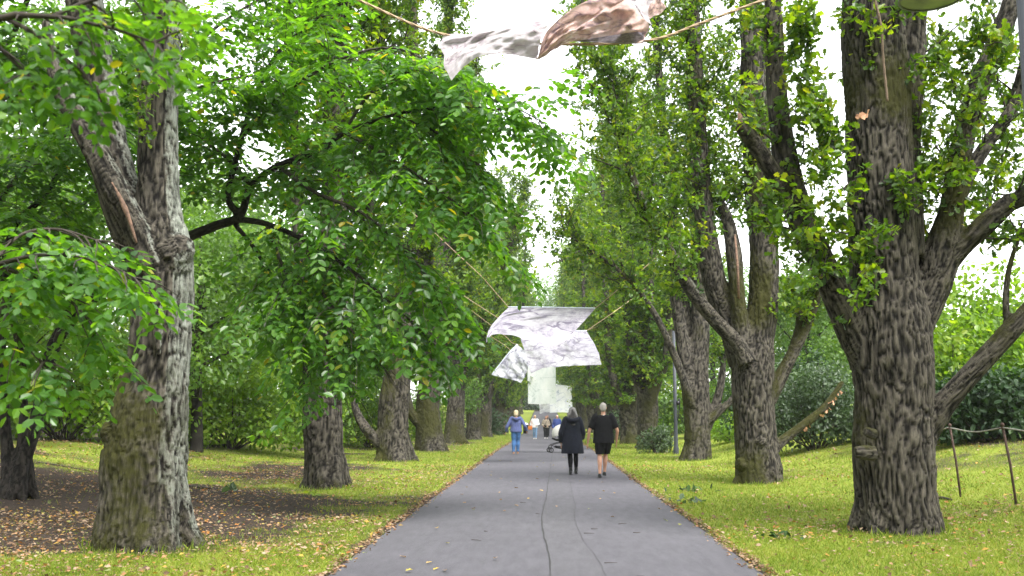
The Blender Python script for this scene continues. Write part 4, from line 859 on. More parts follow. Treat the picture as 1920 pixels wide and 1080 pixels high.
for x, y, k, s in [(-14, 4, 1, 1.1), (-16, -10, 0, 1.2), (14.5, 2, 1, 1.1), (16, -9, 0, 1.2), (-3, -46, 1, 1.3), (5, -48, 0, 1.3), (-13, -26, 1, 1.2), (13, -25, 1, 1.2), (-22, 10, 1, 1.1)]:  # unseen woodland added beside and behind the camera to cut frontal sky light
    place_broad(k, x, y, s, 'unseen woodland tree added around the viewpoint to shade the trunks', 'unseen shading woodland around the viewpoint')
def shrub(name, label, px, py, Yd, w_, h, n, size, m, seed, group=None, nb_=7, dp=None, lift=.1, tm=T_OVAL):
    rg = np.random.default_rng(seed); p = at(px, py, Yd); x = p[0]; z = zg1(x, Yd); b = np.array([x, Yd, z]); t = thing(name, label, 'shrub', b, group); dp = dp or w_ * .6
    bl = []; g = G()
    for k in range(nb_):
        a = k * 2.4; rr = math.sqrt((k + .3) / nb_); e = np.array([rr * w_ * .36 * math.cos(a), rr * dp * .36 * math.sin(a), h * (lift + (.82 - lift) * (1 - .55 * rr) * (.65 + .45 * rg.random()))])
        bl.append((*e, w_ * .2, dp * .22, h * .22)); bl.append((*(e * [1.05, 1.05, .45]), w_ * .19, dp * .2, h * .2))
        for _ in range(2): tube(g, cr(np.array([[.1 * rg.normal(), .1 * rg.normal(), -.1], [*(e * [.5, .5, .45]) + .1 * rg.normal(size=3)], e]), 7), np.linspace(.028, .006, 7), 4, cap=False)
    A = blob_leaves(rg, bl, n, size, .35); A[0][:, 2] = np.maximum(A[0][:, 2], .04)
    split_crown(*A, tm, m, None, t, (0, 0, 0), 0, 'foliage'); g.build('stem', M['twig'], t); return t
shrub('shrub', 'tall bright yellow-green shrub behind the rusty post fence', 1835, 800, 25, 6.4, 4.4, 13000, .16, M['bright'], 101, nb_=9)
shrub('shrub', 'dark glossy low shrub at the foot of the bright one, behind the rusty posts', 1878, 820, 22.5, 4.2, 2.1, 6000, .15, M['rhodo'], 102)
shrub('shrub', 'grey-green shrub with brown dead leaves, seen between the two nearest right oaks', 1530, 800, 29, 4.6, 3.0, 9000, .11, M['greyleaf'], 103)
shrub('shrub', 'dark green bush behind the second right oak, left of the grey-green one', 1480, 800, 36, 5.5, 3.4, 7000, .13, M['rhodo'], 104)
shrub('shrub', 'small round leafy shrub at the foot of the fourth right oak, beside the lamp post', 1236, 845, 39.5, 1.7, 1.25, 1500, .11, M['greyleaf'], 105, nb_=5)
shrub('shrub', 'low yellow-green undergrowth bush behind the third right oak', 1380, 820, 40, 3.2, 1.2, 2600, .12, M['bright'], 106)
shrub('shrub', 'wide light green shrub between the nearest left oak and the next', 440, 820, 33, 8, 4.2, 12000, .16, M['bright'], 107, nb_=10)
shrub('shrub', 'yellow-green shrub at the far left behind the dark stems', 120, 820, 29, 8, 4.6, 12000, .16, M['bright'], 108, nb_=10)
shrub('shrub', 'pale shrub right of the second left oak, deep in the wood', 690, 810, 44, 6, 3.2, 6000, .16, M['bright'], 109)
shrub('shrub', 'green shrub at the right edge of the picture, beyond the bright one', 1960, 800, 33, 8, 4.6, 8000, .17, M['wood_leaf'], 110, nb_=9)
shrub('shrub', 'dark spreading bush low beside the far left verge', 905, 800, 84, 5, 3.4, 2500, .2, M['rhodo'], 111)
for k, (px, Yq) in enumerate([(1215, 62), (1262, 58), (1305, 52), (1345, 62), (1385, 50), (1430, 58), (1490, 55), (1560, 62), (1190, 80)]):
    shrub('shrub', 'dark undergrowth shrub in the wood beyond the right row', px, 800, Yq, 5, 2.6 + .9 * (k % 3), 2600, .2, M[('rhodo', 'wood_leaf', 'oak')[k % 3]], 130 + k, 'undergrowth beyond the right row', 5, tm=T_DIA)
for k, (px, Yq) in enumerate([(560, 56), (640, 62), (300, 46), (200, 50), (760, 70), (810, 82)]):
    shrub('shrub', 'pale undergrowth shrub in the wood beyond the left row', px, 800, Yq, 6, 2.6 + .9 * (k % 3), 2600, .2, M[('bright', 'wood_leaf', 'bright')[k % 3]], 150 + k, 'undergrowth beyond the left row', 5, tm=T_DIA)
shrub('shrub', 'dark round tree-like bush closing the far end of the path', 988, 790, 202, 15, 8, 4000, .5, M['rhodo'], 171, tm=T_DIA)
shrub('shrub', 'paler bush at the far end of the path beside the dark round one', 1040, 790, 206, 14, 7, 4000, .5, M['wood_leaf'], 172, tm=T_DIA)
# far woods that read as one mass
rg = np.random.default_rng(55); bl = []
for k in range(260):
    a = rg.random() * 3.14; r = 150 + 90 * rg.random(); x, y = r * math.cos(a) * 1.1, 40 + r * math.sin(a) * .85
    if abs(x) < 25 and y < 200: continue
    h = 7 + 10 * rg.random(); bl.append((x, y, float(zg1(x, y)) + h * .4, 7 + 4 * rg.random(), 7 + 4 * rg.random(), h * .55))
A = blob_leaves(rg, bl, 34000, 1.2, .6); o = split_crown(*A, T_DIA, M['wood_leaf'], None, None, (0, 0, 0), 0, 'distant_woods'); tag(o, 'far woods closing the view behind the avenue on both sides', 'woods', kind='stuff')
# small plants
def tuft(px, py, label, n, size, m, seed, r=.2):
    c = gp(px, py); rg = np.random.default_rng(seed); t = thing('weed_plant', label, 'plant', c); P = rg.normal(size=(n, 3)) * [r, r, .02]; P[:, 2] = np.abs(P[:, 2]) + .02
    D = unit(rg.normal(size=(n, 3)) * [.8, .8, .3] + [0, 0, .5]); g = G(); leaves(g, P, D, unit(rg.normal(size=(n, 3)) * .4 + [0, 0, 1]), size * (.6 + .7 * rg.random(n)), T_OVAL, rg.random(n)); g.build('foliage', m, t, False, (0, 0, 0), True)
    g = G()
    for k in range(5): tube(g, np.array([[0, 0, -.03], P[k] * .6 + [0, 0, .04], P[k] + [0, 0, .08]]), np.array([.004, .003, .002]), 3)
    g.build('stem', M['twig'], t)
tuft(1296, 922, 'small dark weed on the right lawn near the path edge', 26, .14, M['rhodo'], 1)
tuft(1300, 945, 'pale flattened weed on the right verge nearer the camera', 18, .12, M['greyleaf'], 2)
tuft(1462, 1012, 'dark leafy weed on the grass left of the thickest oak', 16, .10, M['rhodo'], 3, .1)
tuft(588, 930, 'green weed at the foot of the second left oak', 14, .1, M['bright'], 4, .12)
tuft(430, 925, 'pale strap-leaved weed on the bare soil', 9, .16, M['greyleaf'], 6, .07)
# sapling
c = gp(878, 826); t = thing('sapling', 'thin young tree on the left verge in front of the mossy sixth oak', 'tree', c); rg = np.random.default_rng(8)
g = G(); tube(g, np.array([[0, 0, -.1], [.02, 0, .8], [.08, 0, 1.8], [.05, 0, 3.0]]), np.array([.045, .035, .025, .01]), 6); g.build('trunk', M['twig'], t)
A = blob_leaves(rg, [(.1, 0, 2.5, .9, .9, .8), (.3, .1, 3.4, .7, .7, .7), (-.4, 0, 2.1, .6, .6, .5)], 1500, .14, .2); split_crown(*A, T_OVAL, M['wood_leaf'], None, t, (0, 0, 0), 0)

# ------------------------------------------------------------------ grass and leaf litter
rng = np.random.default_rng(3)
def scatter(n, x0, x1, y0, y1, bias=1.0):
    x = x0 + (x1 - x0) * rng.random(n); y = y0 + (y1 - y0) * rng.random(n) ** bias; return x, y
g = G()
for x0, x1, y0, y1, n, h in [(-8, -2, 6.5, 14, 105000, .06), (2, 7.5, 6.5, 14, 100000, .055), (-12, -2, 14, 24, 60000, .075), (2, 12, 14, 24, 75000, .07), (-12, -2, 24, 48, 40000, .1), (2, 12, 24, 48, 45000, .1), (-5, -2, 48, 90, 9000, .14), (2, 5, 48, 90, 9000, .14)]:
    x, y = scatter(n, x0, x1, y0, y1); gm = grassmask(x, y); k = rng.random(n) < np.clip(gm * 1.25 - .1, .015, 1); x, y = x[k], y[k]; m_ = len(x)
    P = np.column_stack([x, y, zg(x, y) - .005]); D = unit(np.column_stack([rng.normal(size=m_) * .55, rng.normal(size=m_) * .55, np.full(m_, .75)])); a = rng.random(m_) * 6.28; N = np.column_stack([np.cos(a), np.sin(a), np.zeros(m_)])
    tn = np.clip(.48 + .42 * n2(x, y, .9, 3, 44) + .2 * rng.normal(size=m_), 0, .95); tn[rng.random(m_) < .13] = 1
    leaves(g, P, D, N, h * (.45 + .85 * rng.random(m_)), T_BLADE, tn)
for cx, cy, r0 in [(4.39, R1Y, .62), (4.64, 22.3, .55), (4.9, R3Y, .5), (-4.38, L1Y, .62), (-4.45, Y2, .5), (-4.83, Y3, .5), (-4.8, Y4, .5)]:
    m_ = 900; a = rng.random(m_) * 6.28; r = r0 * (.78 + .6 * rng.random(m_) ** 1.3) * (1 + .12 * np.sin(a * 3)); x = cx + r * np.cos(a); y = cy + r * np.sin(a); k = np.sin(a * 5 + cx) + rng.normal(size=m_) > -.2; x, y = x[k], y[k]; m_ = len(x)
    D = unit(np.column_stack([rng.normal(size=m_) * .45, rng.normal(size=m_) * .45, np.full(m_, .9)])); a = rng.random(m_) * 6.28
    leaves(g, np.column_stack([x, y, zg(x, y) - .01]), D, np.column_stack([np.cos(a), np.sin(a), a * 0]), .07 + .09 * rng.random(m_) ** 2, T_BLADE, np.clip(.4 + .25 * rng.normal(size=m_), 0, .95))
tag(g.build('grass', M['grass'], None, False, (0, 0, 0), True), 'short yellow-green grass on both verges', 'grass', kind='stuff')
g = G()
for x0, x1, y0, y1, n, dens in [(-9, -2, 6.5, 15, 30000, 1), (2, 8, 6.5, 15, 18000, .65), (-14, -2, 15, 30, 28000, 1), (2, 13, 15, 30, 18000, .6), (-14, -2, 30, 60, 7000, .8), (2, 13, 30, 60, 5000, .5)]:
    x, y = scatter(n, x0, x1, y0, y1); d = dens * np.clip(.45 + .9 * n2(x, y, .7, 3, 71), .08, 1); k = rng.random(n) < d; x, y = x[k], y[k]; m_ = len(x)
    P = np.column_stack([x, y, zg(x, y) + .012 + .045 * rng.random(m_) ** .6 * grassmask(x, y)]); D = unit(np.column_stack([rng.normal(size=m_), rng.normal(size=m_), .25 * rng.normal(size=m_)])); N = unit(rng.normal(size=(m_, 3)) * .35 + [0, 0, 1])
    leaves(g, P, D, N, (.038 + .0009 * y) * (.5 + 1.1 * rng.random(m_) ** 2.2), T_DIA, rng.random(m_) ** 1.1)
for s_, e_ in ((-1, e1), (1, e2)):      # drifts along the edges of the asphalt
    n = 3000; y = 7 + 60 * rng.random(n) ** 1.6; e = np.interp(y, py_, e_); x = s_ * (e + .05 - np.abs(rng.normal(size=n)) * .05 + .05 * rng.random(n)); P = np.column_stack([x, y, np.maximum(zg(x, y), zb(y) - .018) + .012])
    leaves(g, P, unit(np.column_stack([rng.normal(size=n), rng.normal(size=n), .2 * rng.normal(size=n)])), unit(rng.normal(size=(n, 3)) * .35 + [0, 0, 1]), .045 * (.6 + .8 * rng.random(n)), T_OVAL, rng.random(n) * .8)
tag(g.build('leaf_litter', M['litter'], None, False, (0, 0, 0), True), 'scattered brown, orange and yellow fallen leaves on the grass and soil', 'leaf litter', kind='stuff')
me = None
for k in range(70):
    y = 8.5 + 30 * rng.random() ** 1.5; x = (rng.random() * 2 - 1) * 1.9
    if me is None: me = G().add(T_OAK6[0] * [1, 1, 1.5], T_OAK6[1]).mesh('fallen_leaf', M['litter_i'], False)
    o = bpy.data.objects.new('fallen_leaf', me); COL.objects.link(o); s = .05 + .045 * rng.random(); o.location = (x, y, zb(y) + .012 + .006); o.rotation_euler = (.25 * rng.normal(), .12 * rng.normal(), rng.random() * 6.28); o.scale = (s, s, s)
    tag(o, 'single dry leaf lying flat on the grey asphalt', 'leaf', 'fallen leaves on the asphalt')
for k in range(13):
    y = 8.5 + 20 * rng.random() ** 1.4; x = (rng.random() * 2 - 1) * 1.85; a = rng.normal() * .5; l = .05 + .12 * rng.random(); g = G()
    d = np.array([math.cos(a), math.sin(a), 0]) * l; n_ = np.array([-d[1], d[0], 0]) * .12 * rng.normal(); tube(g, np.array([-d / 2, n_, d / 2]), np.array([.0045, .004, .002]), 5)
    o = g.build('twig', M['twig']); o.location = (x, y, zb(y) + .016); tag(o, 'thin dark twig lying on the grey asphalt', 'twig', 'twigs on the asphalt')
def stick(px1, py1, px2, py2, r, label, name='fallen_branch', m='twig'):
    a, b = gp(px1, py1), gp(px2, py2); L = cr(np.array([a, (a + b) / 2 + [.02, .06, .02], b]), 8); L[:, 2] = zg(L[:, 0], L[:, 1]) + r * .7; g = G(); tube(g, L - a, np.linspace(r, r * .6, 8), 6); o = g.build(name, M[m]); o.location = a; tag(o, label, 'branch')
stick(348, 914, 395, 918, .035, 'short black fallen branch on the soil right of the nearest left oak')
stick(1748, 936, 1784, 940, .03, 'short reddish-brown stick on the grass right of the thickest oak')
stick(1560, 985, 1580, 1000, .012, 'thin bent twig on bare soil left of the thickest oak')
stick(70, 868, 195, 888, .018, 'long thin branch lying on the dark soil at the left')
stick(455, 965, 490, 968, .02, 'dark broken twig in the leaf litter left of the path')
stick(560, 1010, 610, 1005, .008, 'thin twig in the grass close to the left path edge')

# ------------------------------------------------------------------ banners on ropes
def coons(top, bot, left, right, nu=40, nv=24, wr=.0, seed=0, k=6):
    top, bot, left, right = cr(top, nu), cr(bot, nu), cr(left, nv), cr(right, nv)
    u = np.linspace(0, 1, nu)[None, :, None]; v = np.linspace(0, 1, nv)[:, None, None]
    S = (1 - v) * top[None] + v * bot[None] + (1 - u) * left[:, None] + u * right[:, None] - ((1 - u) * (1 - v) * top[0] + u * (1 - v) * top[-1] + (1 - u) * v * bot[0] + u * v * bot[-1])
    U, Vv = np.meshgrid(u.ravel(), v.ravel()); 
    if wr: 
        a = np.column_stack([(U * k).ravel(), (Vv * k * .8 + U * k * .7).ravel(), np.full(U.size, seed * 1.3)]); S = S + (wr * fbm(a, 3, seed).reshape(nv, nu) * np.minimum(1, 6 * Vv))[..., None] * np.array([.15, 1, .35])
    i = np.arange(nv - 1)[:, None] * nu; j = np.arange(nu - 1)[None]
    return S.reshape(-1, 3), np.stack([i + j, i + nu + j, i + nu + j + 1, i + j + 1], -1).reshape(-1, 4), np.column_stack([U.ravel(), Vv.ravel(), np.zeros(U.size)])
def ed(Y, pts): return np.array([at(p[0], p[1], Y + (p[2] if len(p) > 2 else 0)) for p in pts])
def lin(pts, n):
    p = np.asarray(pts, float); c = np.concatenate([[0], np.cumsum(np.linalg.norm(np.diff(p, axis=0), axis=1))]); t_ = np.linspace(0, c[-1], n)
    return np.stack([np.interp(t_, c, p[:, k]) for k in range(3)], 1)
def rope(label, pts, r=.016, straight=False, m='rope'):
    cr = lin if straight else globals()['cr']
    P = cr(pts, 40); s = np.concatenate([[0], np.cumsum(np.linalg.norm(np.diff(P, axis=0), axis=1))]); g = G()
    T, N, B = frames(P)
    nn = max(60, int(s[-1] / .09)); Q = cr(pts, nn); T, N, B = frames(Q); ss = np.linspace(0, s[-1], nn)
    for ph in range(3):                              # three laid strands
        a = ss * 14 + ph * 2.094; tube(g, Q + (N * np.cos(a)[:, None] + B * np.sin(a)[:, None]) * r * .55, r * .62, 5)
    o = g.build('rope', M[m], None, True, P[0]); o.location = P[0]; tag(o, label, 'rope'); return o
PALE = ((.74, .73, .76), (.50, .47, .53), (.20, .18, .24))
M['b_pale'] = bannermat('pale_printed_cloth', (.54, .505, .53), (.42, .37, .40), (.24, .19, .22), 2.2, 1, .55)
M['b_red'] = bannermat('reddish_printed_cloth', (.70, .61, .62), (.56, .39, .34), (.30, .22, .24), 1.3, 4, .42)
M['b_grey'] = bannermat('grey_flowered_cloth', (.40, .37, .42), (.26, .23, .28), (.12, .10, .14), 9, 4, .4)
M['b2'] = bannermat('branch_printed_cloth', *PALE, 2.0, 2, .35, .02)
M['b3'] = bannermat('thicket_printed_cloth', (.74, .74, .77), (.46, .44, .50), (.24, .22, .28), 3.4, 5, .40, .03)
M['b4'] = bannermat('grove_printed_cloth', (.74, .74, .77), (.46, .46, .52), (.16, .15, .21), 3.0, 8, .43, .03)
M['b5'] = bannermat('pale_tree_printed_cloth', (.90, .91, .91), (.80, .84, .83), (.58, .64, .63), 2.4, 11, .46, 0)
M['b6'] = bannermat('white_printed_cloth', (.90, .90, .92), (.74, .75, .82), (.34, .38, .52), 1.8, 14, .50, 0)
M['b7'] = bannermat('far_printed_cloth', (.86, .86, .89), (.62, .61, .66), (.28, .27, .34), 3.2, 17, .45, 0)
YB = 12.3
t = thing('banner', 'large twisted banner blowing overhead, pale on the left and reddish on the right', 'banner', at(1020, 70, YB)); off = np.array(t.location)
g = G()
v, f, p = coons(ed(YB, [(830, 65), (856, 63), (882, 64), (915, 55, -.1), (962, 46, -.2), (1000, 41, -.25), (1034, 38, -.3)]), ed(YB, [(848, 151, -.3), (860, 138, -.3), (875, 121, -.3), (890, 110, -.35), (907, 104, -.4), (930, 102, -.4), (955, 102, -.4), (1006, 111, -.3)]),
                 ed(YB, [(830, 65), (825, 84, -.1), (832, 105, -.2), (837, 130, -.28), (848, 151, -.3)]), ed(YB, [(1034, 38, -.3), (1022, 60, -.35), (1011, 88, -.35), (1006, 111, -.3)]), 70, 30, .13, 3, 5)
g.add(v, f, **{'print': p}); g.build('pale_face', M['b_pale'], t, True, off)
g = G(); v, f, p = coons(ed(YB, [(1008, 110, -.3), (1020, 68, -.34), (1040, 43, -.34), (1075, 15, -.3), (1115, -4, -.2), (1150, -10, -.1), (1172, -6, .1)]), ed(YB, [(1009, 111, -.3), (1040, 93, -.2), (1072, 78, -.1), (1100, 78), (1150, 80), (1198, 81), (1208, 76)]),
                         ed(YB, [(1008, 110, -.3), (1009, 111, -.3)]), ed(YB, [(1172, -6, .1), (1198, 12, .1), (1216, 45, .05), (1212, 62, 0), (1208, 76)]), 70, 40, .34, 8, 6)
g.add(v, f, **{'print': p * [2.6, 1, 1]}); g.build('reddish_face', M['b_red'], t, True, off)
g = G(); v, f, p = coons(ed(YB, [(1150, -12, -.5), (1170, -16, -.5), (1200, -18, -.5), (1236, -10, -.45)]), ed(YB, [(1172, -2, -.6), (1190, 12, -.64), (1206, 34, -.66), (1222, 47, -.6)]), ed(YB, [(1150, -12, -.5), (1160, -9, -.56), (1172, -2, -.6)]), ed(YB, [(1236, -10, -.45), (1218, 10, -.5), (1216, 30, -.55), (1222, 47, -.6)]), 30, 20, .08, 5, 4)
g.add(v, f, **{'print': p}); g.build('turned_flap', M['b_pale'], t, True, off)
g = G(); v, f, p = coons(ed(YB, [(1216, 10, -.06), (1226, 0, -.1), (1238, 0, -.1), (1247, 10, -.05)]), ed(YB, [(1218, 36, -.1), (1226, 30, -.12), (1238, 26, -.1), (1246, 18, -.05)]), ed(YB, [(1216, 10, -.06), (1215, 22, -.1), (1218, 36, -.1)]), ed(YB, [(1247, 10, -.05), (1249, 14, -.05), (1246, 18, -.05)]), 20, 12, .06, 6, 4)
g.add(v, f, **{'print': p}); g.build('curled_corner', M['b_red'], t, True, off)
g = G(); v, f, p = coons(ed(YB, [(1110, 72, -.12), (1150, 66, -.2), (1190, 60, -.16), (1206, 62, -.1)]), ed(YB, [(1075, 78, -.1), (1130, 80, -.06), (1198, 82, -.04), (1209, 77, -.02)]), ed(YB, [(1110, 72, -.12), (1075, 78, -.1)]), ed(YB, [(1206, 62, -.1), (1209, 77, -.02)]), 40, 8, .03, 5, 9)
g.add(v, f, **{'print': p}); g.build('gathered_hem', M['b_grey'], t, True, off)
rope('light rope holding the large twisted banner, tied between the two nearest oaks', np.array([at(352, -150, L1Y + .1), at(520, -70, 11.5), at(672, 0, 12), at(830, 64, YB), at(1020, 82, YB + .04), at(1208, 77, YB), at(1310, 45, YB), at(1432, 0, YB), at(1640, -70, R1Y - .6)]), .018)
rope('loose rope end hanging down the trunk of the thickest oak', np.array([at(1622, -60, R1Y - .66), at(1640, 0, R1Y - .66), at(1652, 50, R1Y - .64), at(1656, 110, R1Y - .62), at(1664, 190, R1Y - .6)]), .015, m='old_rope')
def banner(label, Y, top, bot, left, right, m, wr, seed, ropes=None, rl=None, nu=40, nv=28):
    t0 = at(*top[len(top) // 2][:2], Y); t = thing('banner', label, 'banner', t0)
    v, f, p = coons(ed(Y, top), ed(Y, bot), ed(Y, left), ed(Y, right), nu, nv, wr, seed, 4); G().add(v, f, **{'print': p}).build('printed_cloth', m, t, True, t0)
    g = G(); e = cr(ed(Y, top), 30); tube(g, e + [0, -.005, .02], .022, 6); g.build('hem', M['b_hem'], t, True, t0)
    if ropes: rope(rl, np.array([at(*r) for r in ropes[0]] + list(cr(ed(Y, top), 3) + [0, .012, .02]) + [at(*r) for r in ropes[1]]), .012, True)
    return t
M['b_hem'] = plain('hem_cloth', (.6, .64, .72), .9, .05, 5)
def rends(px, py, Y): return (px, py, Y)
banner('wide banner printed with bare branches, topmost of the hanging cluster', 32.5, [(953, 577), (1005, 577), (1060, 578), (1116, 579)], [(913, 641, -1.6), (925, 626, -1.3), (955, 628, -1.3), (1000, 641, -1.5), (1042, 657, -1.6)], [(953, 577), (932, 598, -.7), (917, 618, -1.2), (913, 641, -1.6)], [(1116, 579), (1092, 605, -.6), (1068, 630, -1.1), (1042, 657, -1.6)], M['b2'], .22, 3,
       ([(770, 395, 31.6), (905, 520, 32)], [(1205, 505, 33), (1305, 415, R3Y)]), 'rope carrying the topmost banner of the hanging cluster')
banner('broad banner printed with a thicket, below and right of the topmost one', 41, [(972, 622), (1015, 621), (1058, 621), (1100, 621)], [(995, 701, -1), (1020, 691, -1), (1062, 687, -1.1), (1128, 683, -1.2)], [(972, 622), (982, 655, -.5), (989, 680, -.8), (995, 701, -1)], [(1100, 621), (1115, 644, -.5), (1124, 664, -.9), (1128, 683, -1.2)], M['b3'], .26, 6,
       ([(870, 555, 41), (918, 586, 41)], [(1150, 586, 41), (1240, 520, 45)]), 'rope carrying the broad thicket banner')
banner('slanting banner at the left of the cluster, printed with dark grove', 52, [(922, 703), (940, 680), (956, 660), (970, 646)], [(977, 718, -.6), (984, 706, -.6), (990, 690, -.6), (996, 672, -.5)], [(922, 703), (940, 706, -.2), (960, 711, -.4), (977, 718, -.6)], [(970, 646), (980, 655, -.2), (990, 664, -.4), (996, 672, -.5)], M['b4'], .25, 9)
rope('thin rope leading down left to the slanting banner', np.array([at(868, 570, 53), at(942, 626, 52.5), at(970, 646, 52), at(1030, 640, 52.5), at(1160, 600, 55)]), .011)
rope('second thin rope below it, tied to the slanting banner edge', np.array([at(870, 598, 54), at(944, 646, 53), at(958, 658, 52)]), .010)
banner('tall upright pale banner hanging straight at the centre of the avenue', 88, [(989, 676), (1007, 676), (1025, 676), (1042, 676)], [(990, 757), (1008, 758), (1025, 757), (1043, 757)], [(989, 676), (989, 700), (990, 730), (990, 757)], [(1042, 676), (1042, 700), (1042, 730), (1043, 757)], M['b5'], .07, 12,
       ([(925, 640, 88), (950, 655, 88)], [(1070, 660, 88), (1115, 635, 88)]), 'faint rope above the tall upright pale banner')
banner('small white banner with blue streaks right of the tall upright one', 118, [(1030, 722), (1045, 722), (1058, 723), (1072, 725)], [(1031, 774), (1045, 773), (1058, 773), (1073, 775)], [(1030, 722), (1030, 740), (1031, 755), (1031, 774)], [(1072, 725), (1072, 742), (1073, 758), (1073, 775)], M['b6'], .08, 15,
       ([(970, 690, 118), (1000, 706, 118)], [(1085, 715, 118), (1110, 700, 118)]), 'short rope ends at the small white banner')
banner('farthest banner, low and grey, just above the walkers', 146, [(1010, 752), (1022, 752), (1034, 752), (1046, 752)], [(1012, 776), (1024, 773), (1036, 773), (1048, 772)], [(1010, 752), (1011, 760), (1012, 768), (1012, 776)], [(1046, 752), (1047, 758), (1048, 766), (1048, 772)], M['b7'], .08, 18)
# paper tag
g = G(); boxg(g, (0, 0, 0), (.12, .006, .36)); o = g.build('paper_tag', M['paper'], None, False); o.location = at(762, 436, Y3 - .75); o.rotation_euler = (0, .3, .2); tag(o, 'small white paper strip hanging among the leaves of the third left oak', 'tag')

# ------------------------------------------------------------------ lamp posts, fence, bins
def lamp(label, x, y, H, arm, adir, head=.26, r=.07, drop=0):
    t = thing('street_lamp', label, 'street lamp', (x, y, zg1(x, y) - .02)); g = G(); lathe(g, [(r * 1.5, 0), (r * 1.5, .25), (r * 1.15, .32), (r, 1.4), (r * .85, H), (0, H)], seg=16); g.build('pole', M['pole'], t)
    d = np.array([math.cos(adir), math.sin(adir), 0]); g = G(); P = cr(np.array([[0, 0, H - .3], d * arm * .3 + [0, 0, H + .12], d * arm * .75 + [0, 0, H + .2 - drop * .35], d * arm + [0, 0, H + .18 - drop]]), 14); tube(g, P, .03, 8); g.build('arm', M['pole'], t)
    e = P[-1]; g = G(); lathe(g, [(0, .16), (.05, .16), (.06, .08), (head * .7, .03), (head, -.05), (head + .008, -.085), (head - .015, -.085)], e, 28); s = g.build('lamp_shade', M['lampmetal'], t)
    g = G(); lathe(g, [(head - .012, -.075), (head * .6, -.098), (0, -.108)], e, 28); g.build('diffuser', M['lampglass'], t); return t
hd = at(1745, -6, 8.6); pp = at(1921, 0, 8.6)
lamp('street lamp at the right edge with a round grey shade over the frame top', pp[0], 8.6, hd[2] + .8 - zg1(pp[0], 8.6), pp[0] - hd[0], math.pi, .27, .075, .9)
c = gp(1268, 852); pt = lamp('slim dark grey lamp post beside the third right oak', c[0], c[1], 4.7, .7, .3, .2, .07)
g = G(); boxg(g, (.1, -.06, 1.95), (.10, .10, .16)); tube(g, cr(np.array([[.1, -.07, 2.0], [.16, -.1, 2.12], [.15, -.08, 1.85], [.11, -.07, 1.55], [.07, -.05, 1.3]]), 12), .02, 5); g.build('cable_box', M['blackmetal'], pt)
a, b = gp(1803, 932), gp(1908, 947); t = thing('rope_fence', 'low fence of thin rusty posts with a slack cord, right of the thickest oak', 'fence', a)
tops = []
pts_ = [(a, (-.12, 0)), (b, (-.14, .0))]; dlt = b - a; z0 = gp(1690, 915); pts_ = [(a - dlt * 1.15 + [0, .5, 0], (.05, 0))] + pts_ + [(b + dlt * 1.05, (.03, 0))]
for q, ln_ in pts_:
    q = np.array([q[0], q[1], zg1(q[0], q[1])]); e = q + [ln_[0], ln_[1], 1.08]; tops.append(e); g = G(); tube(g, np.array([q - [0, 0, .2], (q + e) / 2 + [.006, 0, 0], e]), .018, 8); ball(g, e + [0, 0, .01], .03, 8, 5); tube(g, np.array([e - [.05, 0, .04], e + [.05, 0, -.04]]), .012, 6); g.build('post', M['rust'], t, True, a)
for k in range(3):
    m_ = (tops[k] + tops[k + 1]) / 2 - [0, 0, .09]; g = G(); tube(g, cr(np.array([tops[k] - [0, 0, .03], m_, tops[k + 1] - [0, 0, .03]]), 16), .011, 6); g.build('cord', M['wire'], t, True, a)
for k, (px, lab) in enumerate([(993, 'black litter bin with a white lid by the far left verge, left one'), (1001, 'black litter bin with a white lid by the far left verge, nearer the path')]):
    p = at(px - 1, 788, 96); p[0] = min(p[0], -2.5 + .6 * k); t = thing('litter_bin', lab, 'bin', (p[0], 96, zg1(p[0], 96)), 'litter bins by the far left verge'); g = G(); lathe(g, [(0, 0), (.22, 0), (.24, .85), (.24, .86)], seg=14); g.build('body', M['blackmetal'], t); g = G(); lathe(g, [(.26, .86), (.26, .93), (.18, 1.02), (0, 1.05)], seg=14); g.build('lid', M['whitelid'], t)

